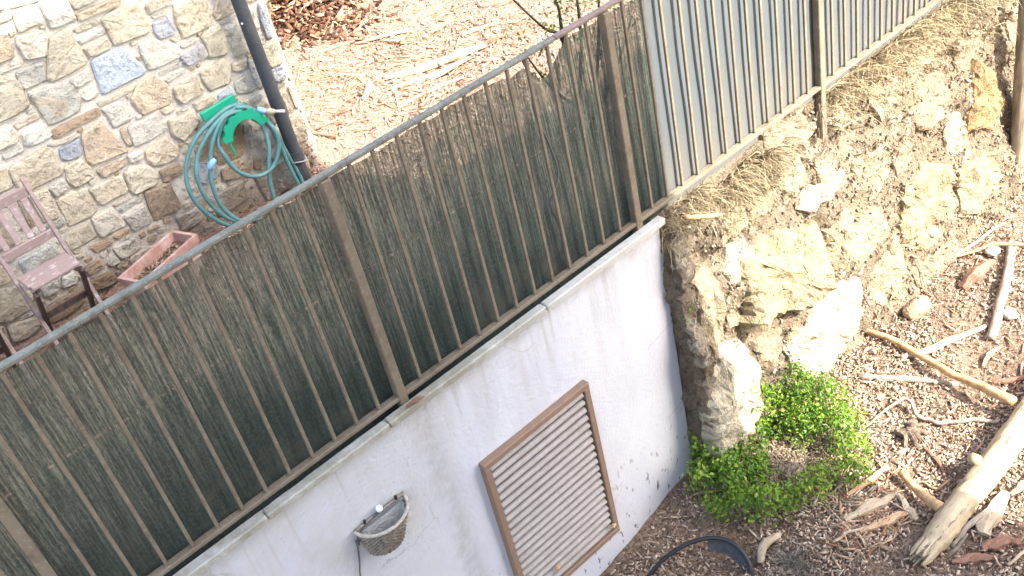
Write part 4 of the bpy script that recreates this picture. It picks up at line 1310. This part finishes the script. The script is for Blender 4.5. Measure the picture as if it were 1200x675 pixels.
# ------------------------------------------------------------------ logs, branches and splinters on the lower ground
MAT_LOG = m_wood('bare_log_wood', (.35, .275, .175), (.48, .40, .27), (2.0, 20, 20), .85, False, (.17, .115, .07))
MAT_BARKY = m_wood('orange_branch', (.36, .21, .095), (.52, .36, .20), (3, 30, 30), .75)
MAT_GREYW = m_wood('grey_dead_wood', (.20, .165, .13), (.36, .31, .25), (4, 40, 40), .85)
MAT_SPLIT = m_wood('split_wood', (.42, .25, .14), (.55, .38, .23), (4, 40, 40), .8)
MAT_PALEW = m_wood('bleached_wood', (.36, .275, .18), (.50, .41, .29), (4, 40, 40), .8)
MAT_PALET = m_wood('pale_grey_bark', (.15, .12, .08), (.28, .235, .165), (34, 34, 4), .9)
MAT_ROT = m_wood('rotten_wood', (.10, .072, .052), (.22, .165, .12), (14, 40, 40), .9)
MAT_BARK = m_wood('red_brown_bark', (.16, .085, .06), (.30, .165, .11), (6, 40, 40), .9)


def wood(name, label, pts, rad, mat, cat='stick', segs=8, jit=.06, seed=1, flat=1.0, sub=4):
    """A crooked stick, or for splinters and bark a thin ragged board tapering to broken ends."""
    P = [Vector(p) for p in pts]; c = sum(P, Vector()) / len(P); wr = random.Random(seed + 90)
    if cat in ('splinter', 'bark'):
        S = spline(pts, 4); n = len(S); V = []; F = []
        R = list(rad)
        for i, q in enumerate(S):
            t = (S[min(i + 1, n - 1)] - S[max(i - 1, 0)]).normalized(); sd = t.cross(Vector((0, 0, 1))).normalized()
            u = i / (n - 1) * (len(R) - 1); k = min(int(u), len(R) - 2); w = R[k] + (R[k + 1] - R[k]) * (u - k)
            w1 = w * wr.uniform(.75, 1.15); w2 = w * wr.uniform(.75, 1.15); th = .004 + w * .28
            q = q + sd * wr.gauss(0, .15) * w; arch = w * (.45 if cat == 'bark' else .12)
            up = Vector((0, 0, 1))
            V += [q - sd * w1 - up * th, q - sd * w1 * .95 + up * th * wr.uniform(.4, 1), q + up * (th + arch) * wr.uniform(.8, 1.1), q + sd * w2 * .95 + up * th * wr.uniform(.4, 1), q + sd * w2 - up * th]
        for i in range(n - 1):
            for k in range(4): F.append((i * 5 + k, i * 5 + k + 1, i * 5 + 6 + k, i * 5 + 5 + k))
            F.append((i * 5 + 4, i * 5, i * 5 + 5, i * 5 + 9))
        F += [(4, 3, 2, 1, 0), tuple((n - 1) * 5 + k for k in range(5))]
        return tag(mk(name, V, F, mat, None, origin=c), label, cat)
    L_ = (P[0] - P[-1]).length
    S = spline(pts, 3); S = [q + Vector((wr.gauss(0, .008), wr.gauss(0, .008), wr.gauss(0, .003))) * min(1, L_ * 2) for q in S]
    if cat in ('tree trunk', 'stem'): S = P
    mb = MB().tube(S, rad, segs, 2 if cat != 'tree trunk' else 8, max(jit, .10), seed)
    return tag(mb.build(name, mat, None, origin=c, smooth=True), label, cat)


def on(x, y, h=0): return (x, y, float(zg(x, y)) + h)


lg = empty('log', (1.87, -1.38, float(zg(1.87, -1.38))))
tag(lg, 'thick pale barkless log lying at the right edge of the mulch', 'log')
MB().tube([on(1.84, -1.385, .065), on(2.0, -1.385, .075), on(2.19, -1.37, .085), on(2.56, -1.355, .09), on(2.96, -1.34, .095), on(3.35, -1.31, .10), on(3.9, -1.28, .10)],
          [.040, .066, .072, .068, .078, .072, .084, .09, .09], 22, 7, .10, 4).build('trunk', MAT_LOG, lg, smooth=True)
MB().tube([on(2.14, -1.31, .10), on(2.19, -1.17, .075), on(2.25, -1.0, .05)], [.033, .026, .02], 9, 3, .05, 9).build('branch_stub', MAT_BARKY, lg, smooth=True)
MB().tube([on(2.52, -1.30, .13), on(2.50, -1.27, .17)], [.04, .03], 9, 2, .1, 2).build('knot', MAT_LOG, lg, smooth=True)

wood('branch', 'long slender orange branch running from the log to the bank', [on(3.0, -1.24, .15), on(3.05, -1.0, .115), on(3.08, -.74, .085), on(3.14, -.41, .05), on(3.13, -.22, .035), on(3.07, -.12, .03)], [.030, .026, .024, .021, .017, .010], MAT_BARKY, 'branch', 9, .05, 3)
wood('branch', 'bleached branch crossing under the slender orange one', [on(3.05, -.49, .02), on(3.18, -.57, .025), on(3.32, -.63, .03), on(3.60, -.73, .03)], [.016, .022, .022, .014], MAT_PALEW, 'branch', 8, .06, 5)
wood('branch', 'buried greyish branch left of the slender orange one', [on(2.79, -.39, .005), on(2.92, -.61, .015), on(3.08, -.88, .01)], [.018, .022, .014], MAT_GREYW, 'branch', 8, .07, 6)
wood('stake', 'grey brown stake lying towards the right edge', [on(4.34, -.51, .04), on(3.94, -.68, .04), on(3.54, -.82, .02)], [.028, .032, .03], MAT_GREYW, 'stake', 6, .05, 7)
wood('branch', 'curved yellow twig crossing the top of the grey stake', [on(3.95, -.20, .03), on(4.25, -.44, .05), on(4.35, -.60, .06), on(4.36, -.85, .05)], [.008, .012, .014, .012], MAT_BARKY, 'branch', 7, .05, 8)
wood('root', 'thin dark crooked root arching over the mulch above the log', [on(2.42, -.62, .0), on(2.60, -.68, .05), on(2.74, -.72, .07), on(2.70, -.83, .05), on(2.72, -.95, .03), on(2.85, -1.10, .02), on(2.93, -1.22, .04)], [.006, .009, .011, .012, .014, .012], MAT_GREYW, 'root', 7, .1, 11)
wood('root', 'dark root poking out of the mulch near the right edge', [on(3.22, -1.0, .0), on(3.30, -1.08, .02), on(3.42, -1.18, .015)], [.016, .020, .014], MAT_BARK, 'root', 7, .1, 12)
wood('wood_splinter', 'broad pale split piece beside the end of the branch stub', [on(1.80, -.95, .02), on(1.95, -1.0, .025), on(2.13, -1.06, .02)], [.014, .034, .012], MAT_PALEW, 'splinter', 6, .1, 13, .5)
wood('wood_splinter', 'orange split piece parallel to the broad pale one', [on(1.79, -1.05, .02), on(1.92, -1.11, .02), on(2.07, -1.17, .02)], [.010, .026, .016], MAT_SPLIT, 'splinter', 6, .1, 14, .6)
wood('wood_splinter', 'short split piece wedged under the branch stub', [on(2.12, -1.07, .03), on(2.08, -1.16, .03), on(2.05, -1.23, .02)], [.012, .022, .012], MAT_PALEW, 'splinter', 6, .1, 15, .6)
wood('wood_splinter', 'long flat piece on the near side of the shrub', [on(1.95, -.86, .02), on(2.12, -.90, .03), on(2.28, -.90, .02)], [.008, .018, .008], MAT_SPLIT, 'splinter', 6, .1, 16, .6)
wood('wood_splinter', 'wide slab of split wood right of the log', [on(2.18, -1.53, .03), on(2.30, -1.50, .035), on(2.50, -1.49, .03)], [.03, .055, .02], MAT_PALEW, 'splinter', 7, .12, 17, .4)
wood('bark_piece', 'dark orange bark lump below the wide slab', [on(2.10, -1.57, .02), on(2.19, -1.62, .03), on(2.27, -1.69, .02)], [.02, .035, .022], MAT_BARK, 'bark', 7, .12, 18, .6)
wood('bark_piece', 'flat brown bark strip in the bottom right corner', [on(1.93, -1.50, .012), on(2.02, -1.57, .015), on(2.10, -1.66, .012)], [.014, .026, .016], MAT_BARK, 'bark', 6, .12, 19, .5)
wood('stick', 'small straight pale stick on the shaded mulch', [on(1.64, -.98, .015), on(1.73, -1.01, .02), on(1.84, -1.05, .015)], [.007, .010, .006], MAT_PALEW, 'stick', 7, .08, 20)
wood('stick', 'thin grey stick propped against the near end of the log', [on(2.07, -1.50, .12), on(2.0, -1.49, .06), on(1.95, -1.47, .01)], [.007, .009, .006], MAT_GREYW, 'stick', 6, .08, 21)
wood('stick', 'broken side stick leaning along the near flank of the log', [on(2.30, -1.47, .05), on(2.15, -1.46, .05), on(2.02, -1.45, .02)], [.014, .017, .010], MAT_GREYW, 'stick', 7, .1, 22)
wood('stick', 'forked white twig in the bottom right corner', [on(2.08, -1.72, .02), on(2.16, -1.73, .03), on(2.26, -1.74, .02)], [.008, .010, .008], MAT_PALEW, 'stick', 6, .1, 23)
wood('wood_splinter', 'upright brown sliver at the right edge beyond the log', [on(2.50, -1.51, .03), on(2.60, -1.53, .04), on(2.72, -1.54, .03)], [.010, .022, .014], MAT_SPLIT, 'splinter', 6, .1, 24, .6)
wood('wood_splinter', 'dark brown splinter in the mulch above the branch stub', [on(2.42, -1.17, .02), on(2.48, -1.09, .025), on(2.52, -.98, .02)], [.006, .012, .006], MAT_BARK, 'splinter', 6, .1, 25, .6)
wood('wood_splinter', 'yellow splinter lying in the sun right of the buried branch', [on(3.30, -.90, .02), on(3.40, -.88, .025), on(3.52, -.90, .02)], [.007, .014, .007], MAT_SPLIT, 'splinter', 6, .1, 26, .6)
wood('bark_piece', 'curled piece of brown bark in front of the grey stake', [on(3.82, -.46, .02), on(3.95, -.47, .05), on(4.12, -.50, .03)], [.03, .05, .025], MAT_BARK, 'bark', 8, .15, 27, .8)
wood('stick', 'pale stick lying in the sun at the foot of the far bank', [on(3.95, -.22, .015), on(4.2, -.28, .02), on(4.55, -.33, .015)], [.008, .012, .008], MAT_PALEW, 'stick', 6, .1, 28)
wood('stick', 'looped dry stem standing at the foot of the bank', [on(3.30, -.22, .0), on(3.50, -.18, .16), on(3.62, -.16, .26), on(3.70, -.20, .22), on(3.66, -.30, .02)], [.006, .006, .005, .005, .005], MAT_STRAW, 'stem', 6, .05, 29)
wood('stick', 'brown peg sticking out of the bank near the wall end', [(1.78, -.05, -.10), (1.86, -.12, -.125), (1.95, -.15, -.15)], [.014, .014, .010], MAT_BARKY, 'stick', 7, .08, 30)
tr_ = [on(4.93, -.2, -.05), on(4.93, -.2, .5), (4.925, -.18, -.6), (4.93, -.16, .2), (4.95, -.12, 1.0)]
wood('tree_trunk', 'grey weathered tree trunk standing at the right edge by the bank', tr_, [.055, .048, .045, .042, .036], MAT_PALET, 'tree trunk', 16, .14, 31)

# ragged broken end of the log
mb = MB()
for k in range(9):
    a = k * .7; q = on(1.86, -1.385, .068); dy_, dz_ = .042 * math.cos(a), .042 * math.sin(a)
    mb.tube([(q[0] + .05, q[1] + dy_, q[2] + dz_), (q[0] - .02, q[1] + dy_ * 1.1, q[2] + dz_), (q[0] - .05 - .04 * ((k * 37) % 10) / 10, q[1] + dy_ * 1.05, q[2] + dz_ * .9)], [.018, .014, .002], 5, 2, .2, k)
mb.build('broken_end', MAT_LOG, lg)

# hollow root stump, flat stones, pale pebbles
srr = random.Random(5); st_ = MB()
for k in range(6):                                    # rotten roots humped over dark hollows
    a = -2.6 + k * .55; r0 = srr.uniform(.02, .04)
    st_.tube([on(2.52 + .015 * k, -.80 - .015 * k, srr.uniform(.01, .03)), on(2.56 + r0 * 2 * math.cos(a), -.84 + r0 * 2 * math.sin(a), srr.uniform(.03, .055)), on(2.56 + .12 * math.cos(a), -.85 + .10 * math.sin(a), .01), on(2.56 + .16 * math.cos(a + .3), -.85 + .15 * math.sin(a + .3), -.02)],
             [.018, .017, .012, .005], 7, 3, .3, 40 + k)
o = st_.build('root_stump', MAT_ROT, None, origin=on(2.58, -.84))
tag(o, 'rotten grey root stump sticking out of the sunlit mulch', 'stump')


def boulder(name, label, cat, c, s, color, seed, mat=MAT_ROCK):
    rnd = random.Random(seed); V = []; F = []
    nu, nv = 12, 8
    ph = [rnd.uniform(.78, 1.2) for _ in range(nu * (nv + 1))]
    for j in range(nv + 1):
        th = math.pi * j / nv
        for i in range(nu):
            a = 2 * math.pi * i / nu; k = ph[j * nu + i] if 0 < j < nv else 1
            V.append((c[0] + s[0] * math.sin(th) * math.cos(a) * k, c[1] + s[1] * math.sin(th) * math.sin(a) * k, c[2] + s[2] * math.cos(th) * (k if 0 < j < nv else 1)))
    for j in range(nv):
        for i in range(nu): F.append((j * nu + i, (j + 1) * nu + i, (j + 1) * nu + (i + 1) % nu, j * nu + (i + 1) % nu))
    o = mk(name, V, F, mat, None, origin=c, smooth=True)
    o.color = (*color, 1)
    return tag(o, label, cat)


boulder('stone', 'tan angular stone half buried at the foot of the bank', 'stone', on(3.50, -.33, .03), (.11, .07, .06), (.42, .31, .20), 1)
boulder('pebble', 'round white pebble beside the top of the grey stake', 'pebble', on(4.22, -.44, .02), (.05, .045, .03), (.8, .79, .76), 2)
boulder('pebble', 'round white pebble near the middle of the grey stake', 'pebble', on(3.79, -.80, .02), (.045, .05, .03), (.8, .79, .76), 3)
boulder('stone', 'beige stone lying in the middle of the shrub', 'stone', on(1.94, -.52, .02), (.08, .06, .04), (.50, .42, .33), 4)
boulder('stone', 'small dark stone between shrub and white boulder', 'stone', on(2.30, -.16, .02), (.06, .05, .035), (.30, .26, .20), 5)
boulder('stone', 'dark rough stone where wall and bank meet', 'stone', on(1.68, -.12, .05), (.09, .07, .08), (.26, .23, .19), 6)

# dead root clump and black hoop near the bottom edge
random.seed(33)
rc = empty('root_clump', on(1.43, -.86))
tag(rc, 'grey tangled root clump with a pale bark edge at the bottom', 'root clump')
roots = [on(1.43 + random.gauss(0, .05), -.88 + random.gauss(0, .07), random.uniform(0, .04)) for _ in range(420)]
blades('roots', roots, m_island('grey_roots', [(0., (.10, .08, .06)), (.6, (.22, .19, .15)), (1., (.36, .31, .25))]), .03, .10, .4, .9, .0022, (0, -.2, 0), .8, rc)
MB().tube([on(1.33, -.74, .02), on(1.40, -.71, .06), on(1.50, -.74, .06)], [.018, .026, .018], 8, 4, .1, 50).build('bark_edge', MAT_PALEW, rc, smooth=True)

hp_ = empty('hoop_frame', on(1.15, -.55))
tag(hp_, 'black plastic hoop with grey mesh standing in the mulch by the white wall', 'hoop')
HP = [(.88, -.26, -2.01), (.925, -.275, -1.96), (1.0, -.31, -1.88), (1.07, -.345, -1.835), (1.15, -.395, -1.80), (1.23, -.46, -1.785), (1.28, -.53, -1.785), (1.295, -.62, -1.80), (1.28, -.70, -1.85), (1.235, -.77, -1.93), (1.21, -.80, -1.99)]
MB().tube(HP, .0125, 9, 4).build('hoop', Mat('black_plastic', .4, .4).color((.018, .019, .021)).m, hp_, smooth=True)
M = Mat('grey_mesh_cloth', .7, .2); M.color(M.mix(M.noise(60, 3, .6), (.03, .031, .033), (.11, .112, .115))); M.bump(M.noise(30, 3, .6, None, 2), .6, .01)
V = []; F = []
S_ = spline(HP[5:], 3)
for i, q in enumerate(S_):
    g = on(1.14 + .004 * i, -.52 - .014 * i, .015)
    for k in range(6):
        w = q.lerp(Vector(g), k / 5 * .42)
        V.append((w.x, w.y, w.z - .03 * math.sin(math.pi * k / 5) + .006 * ((i * 7 + k * 3) % 3 - 1)))
for i in range(len(S_) - 1):
    for k in range(5): F.append((i * 6 + k, i * 6 + 6 + k, i * 6 + 7 + k, i * 6 + k + 1))
mk('mesh_cloth', V, F, M.m, hp_, smooth=True)

# ------------------------------------------------------------------ green shrub on the mulch
def m_leaf(name, a, b, c):
    M = Mat(name, .5, .35)
    r = M.geo().outputs['Random Per Island']
    oi = M.n('ShaderNodeObjectInfo')
    col = M.ramp(r, [(0., a), (.5, b), (.94, c), (.96, (.26, .20, .09))])
    col = M.mix(1, col, M.ramp(oi.outputs['Random'], [(0., (.62, .72, .7)), (.5, (.95, .95, .9)), (1., (1.15, 1.05, .9))]), 'MULTIPLY')
    M.color(col)
    tl = M.n('ShaderNodeBsdfTranslucent'); M.lk(M.mix(1, col, (1.2, 1.25, .6), 'MULTIPLY'), tl.inputs['Color'])
    mx = M.n('ShaderNodeMixShader'); mx.inputs[0].default_value = .35
    M.lk(M.b.outputs[0], mx.inputs[1]); M.lk(tl.outputs[0], mx.inputs[2]); M.lk(mx.outputs[0], M.t.nodes['Material Output'].inputs['Surface'])
    return M.m


MAT_LEAF2 = m_island('straw_coloured_leaves', [(0., (.24, .17, .11)), (.5, (.42, .33, .23)), (1., (.58, .49, .37))])
MAT_SHRUB = m_leaf('shrub_leaf', (.06, .13, .022), (.15, .28, .03), (.30, .42, .06))
sh = empty('low_shrub', on(1.92, -.45))
tag(sh, 'low bright green shrub with a bare dead middle beside the bank', 'shrub')
CL = [(1.76, -.44, .07), (1.72, -.36, .08), (2.12, -.44, .10), (1.98, -.26, .08), (1.68, -.15, .13), (1.86, -.09, .12), (1.99, -.13, .10), (2.12, -.21, .15), (2.26, -.33, .16), (2.33, -.48, .15), (2.30, -.60, .12), (2.14, -.76, .12), (1.92, -.72, .09), (2.04, -.84, .09), (1.80, -.73, .10), (1.60, -.60, .10),
      (1.50, -.24, .10), (1.64, -.33, .11), (1.52, -.52, .09), (2.20, -.42, .12), (1.44, -.40, .07), (1.58, -.16, .09), (1.70, -.66, .08), (1.58, -.42, .09), (2.22, -.66, .08), (2.10, -.30, .08), (1.76, -.24, .09)]
srn = np.random.default_rng(77)
twig = MB()
CL3 = [(cx, cy, r_, 0.0) for cx, cy, r_ in CL]
for cx, cy, r_ in CL:                                 # upper tufts give the shrub its height
    if cy > -.62: CL3.append((cx + srn.normal(0, .03), cy + .03 + srn.normal(0, .02), r_ * .72, r_ * 1.05))
for k, (cx, cy, r_, up_) in enumerate(CL3):
    cz = float(zg(cx, cy)) + r_ * .85 + .015 + up_
    n = int(24000 * r_ ** 2) + 50
    d = srn.normal(0, 1, (n, 3)); d /= np.linalg.norm(d, axis=1)[:, None]
    d[:, 2] = np.where(d[:, 2] < -.35, -d[:, 2], d[:, 2])
    lump = 1 + .5 * fbm(d[:, 0] * 2.5 + k * 3, d[:, 1] * 2.5 + d[:, 2] * 2, 80 + k, 3)
    rad = 1.08 * r_ * (lump + .45 * fbm(d[:, 0] * 6, d[:, 1] * 6 + d[:, 2] * 5, 180 + k, 2)) * srn.uniform(.3, 1.15, n) ** .5
    P = np.array([cx, cy, cz]) + d * rad[:, None] * np.array([1, 1, 1.1])
    nr = d * .8 + srn.normal(0, .7, (n, 3)) + np.array([0, 0, .3]); nr /= np.linalg.norm(nr, axis=1)[:, None]
    V, F = cards(P, nr, np.clip(srn.lognormal(-3.9, .42, n), .008, .05), srn, .55)
    mk('foliage', V, F.tolist(), MAT_SHRUB, sh)
    for q in range(6):
        e = P[srn.integers(0, n)]
        twig.tube([on(cx * .75 + 1.92 * .25, cy * .75 - .45 * .25, .0), ((cx + e[0]) / 2, (cy + e[1]) / 2, cz - r_ * .3), tuple(e)], [.004, .003, .0015], 5, 2)
for q in range(200):
    a = random.uniform(0, 6.28); x0 = 1.90 + random.gauss(0, .10); y0 = -.46 + random.gauss(0, .10)
    twig.tube([on(x0, y0, -.01), on(x0 + .05 * math.cos(a), y0 + .05 * math.sin(a), random.uniform(.04, .10)), on(x0 + .10 * math.cos(a), y0 + .10 * math.sin(a), random.uniform(.04, .15))], [.003, .0022, .001], 4, 2)
twig.build('twigs', m_wood('dry_twig', (.24, .18, .12), (.42, .34, .24), (20, 20, 20), .9), sh)
n = 500
xy = np.array([1.92, -.47]) + srn.normal(0, .12, (n, 2))
pos = np.stack([xy[:, 0], xy[:, 1], zg(xy[:, 0], xy[:, 1]) + srn.uniform(.0, .06, n)], 1)
o = chips('dead_leaves', pos - np.array(sh.location), RNG.uniform(.012, .035, n), RNG.uniform(.006, .016, n), RNG.uniform(.001, .003, n), MAT_LEAF2, .8, sh); o['kind'] = 'stuff'

# fern sprig on the bank
V = []; F = []
q = np.array([1.672, -.10, -.60]); n = 26
P = q + srn.normal(0, 1, (n, 3)) * np.array([.022, .012, .03]); nr = srn.normal(0, .5, (n, 3)) + np.array([0, -1, .4]); nr /= np.linalg.norm(nr, axis=1)[:, None]
V, F = cards(P, nr, srn.uniform(.012, .024, n), srn, .7)
o = mk('fern_sprig', V, F.tolist(), MAT_SHRUB, None, origin=(1.672, -.08, -.6)); tag(o, 'tiny green sprig growing from the bank next to the white wall', 'sprig')

# ------------------------------------------------------------------ sapling behind the fence and a loose cable
MAT_TWIG = m_wood('dark_twig', (.05, .038, .03), (.11, .085, .065), (20, 20, 20), .85)
MAT_SAPL = m_leaf('sapling_leaf', (.05, .10, .02), (.10, .17, .03), (.22, .27, .06))
sp_ = empty('sapling', (1.62, .42, 0))
tag(sp_, 'thin leafy sapling with dark twigs poking above the handrail', 'sapling')
mb = MB()
stems = [[(1.62, .42, -.03), (1.60, .40, .5), (1.52, .33, .92), (1.41, .30, 1.03), (1.26, .29, 1.24), (1.16, .28, 1.42)],
         [(1.60, .40, .5), (1.64, .34, .85), (1.63, .30, 1.12), (1.66, .28, 1.35)],
         [(1.52, .33, .92), (1.50, .29, 1.08), (1.47, .28, 1.2)], [(1.63, .42, .2), (1.74, .36, .7), (1.78, .30, 1.1), (1.86, .28, 1.3)], [(1.60, .40, .5), (1.46, .36, .66), (1.36, .32, .8), (1.28, .30, .95)], [(1.64, .40, .35), (1.85, .36, .6), (1.95, .30, .85)]]
for s_ in stems: mb.tube(s_, [.011, .008, .006, .0035], 6, 5, .1, 2)
mb.build('stem', MAT_TWIG, sp_, smooth=True)
for c, s_, n in (((1.50, .28, 1.09), .055, 60), ((1.66, .28, 1.12), .08, 90), ((1.42, .29, 1.04), .035, 26), ((1.23, .28, 1.11), .035, 20), ((1.76, .30, 1.0), .10, 90), ((1.33, .31, .88), .06, 40), ((1.62, .36, .75), .12, 90), ((1.92, .30, .8), .10, 70), ((1.80, .28, 1.22), .08, 70)):
    P = np.array(c) + srn.normal(0, 1, (n, 3)) * np.array([s_, s_ * .7, s_]); nr = srn.normal(0, .7, (n, 3)) + np.array([0, -.3, .7]); nr /= np.linalg.norm(nr, axis=1)[:, None]
    V, F = cards(P, nr, srn.uniform(.014, .032, n), srn, .5)
    mk('foliage', V, F.tolist(), MAT_SAPL, sp_)
o = MB().tube([(1.03, .016, 1.12), (1.05, .0145, 1.03), (1.035, .0145, .87), (1.075, .0145, .70), (1.095, .0145, .54), (1.05, .0145, .46), (1.015, .0145, .41), (1.04, .0145, .25), (1.03, .0145, .14), (1.06, .015, .045)], .0055, 7, 5).build('cable', MAT_WIRE, None, origin=(1.05, .0145, .05), smooth=True)
tag(o, 'loose black cable dangling down the netting between the pickets', 'cable')

# dry leaf on the coping
mb = MB().tube([(-.02, -.058, .006), (.03, -.065, .012), (.07, -.072, .002)], [.004, .012, .003], 6, 3, .3, 3)
mb.v = [(x, y, -.004 + abs(z + .004) * .8) for x, y, z in mb.v]
o = mb.build('dry_leaf', MAT_BARK, None, origin=(.03, -.065, -.006)); tag(o, 'curled brown dead leaf on the coping under the fence post', 'leaf')
for lab, (x, z) in (('pale dead leaf caught low in the louvre slats', (.48, -1.60)), ('scrap of dry leaf in the lower right corner of the louvre', (.90, -1.66))):
    mb = MB().tube([(x - .025, -.074, z), (x, -.084, z + .012), (x + .024, -.075, z + .004)], [.004, .014, .003], 6, 3, .4, 5)
    o = mb.build('dry_leaf', MAT_SPLIT, None, origin=(x, -.075, z)); tag(o, lab, 'leaf')

# ------------------------------------------------------------------ splinters on the terrace
def ot(x, y, h=0): return (x, y, float(zt(x, y)) + h)


wood('wood_splinter', 'very long pale split plank across the sunlit terrace', [ot(1.86, 2.63, .02), ot(2.10, 2.50, .03), ot(2.38, 2.33, .03), ot(2.48, 2.27, .02)], [.018, .036, .03, .012], MAT_PALEW, 'splinter', 6, .08, 60, .5)
wood('wood_splinter', 'second long split plank beside the very long pale one', [ot(1.78, 2.46, .02), ot(2.05, 2.36, .025), ot(2.30, 2.24, .02)], [.010, .03, .012], MAT_PALEW, 'splinter', 6, .08, 61, .5)
wood('wood_splinter', 'yellow splinter pointing at the middle of the far terrace', [ot(2.20, 3.12, .015), ot(2.25, 2.98, .02), ot(2.29, 2.86, .015)], [.006, .016, .008], MAT_BARKY, 'splinter', 6, .08, 62, .6)
wood('wood_splinter', 'pale curved splinter on the far terrace above the yellow one', [ot(2.10, 3.30, .015), ot(2.28, 3.12, .02), ot(2.40, 3.05, .015)], [.006, .016, .008], MAT_PALEW, 'splinter', 6, .08, 63, .6)
wood('bark_piece', 'grey white bark shard on the terrace near the house corner', [ot(1.58, 2.50, .015), ot(1.68, 2.56, .03), ot(1.76, 2.68, .02)], [.014, .03, .014], MAT_GREYW, 'bark', 6, .12, 64, .6)
wood('wood_splinter', 'red brown splinter at the right end of the long planks', [ot(2.46, 2.31, .015), ot(2.56, 2.30, .02), ot(2.64, 2.26, .015)], [.008, .020, .008], MAT_BARK, 'splinter', 6, .1, 65, .6)
wood('wood_splinter', 'orange splinter up the terrace right of the planks', [ot(2.50, 2.56, .015), ot(2.62, 2.52, .02), ot(2.72, 2.44, .015)], [.008, .020, .008], MAT_SPLIT, 'splinter', 6, .1, 66, .6)
wood('wood_splinter', 'yellow splinter standing alone at the top of the terrace', [ot(2.44, 2.84, .015), ot(2.54, 2.84, .02), ot(2.66, 2.86, .015)], [.008, .018, .008], MAT_BARKY, 'splinter', 6, .1, 67, .6)
wood('wood_splinter', 'thin pale splinter close behind the handrail', [ot(1.66, 2.22, .012), ot(1.90, 2.16, .016), ot(2.12, 2.10, .012)], [.005, .012, .005], MAT_PALEW, 'splinter', 6, .1, 68, .6)
wood('bark_piece', 'small dark bark chip on the terrace by the drainpipe', [ot(1.36, 2.52, .012), ot(1.42, 2.50, .018), ot(1.48, 2.50, .012)], [.008, .018, .008], MAT_BARK, 'bark', 6, .1, 69, .6)
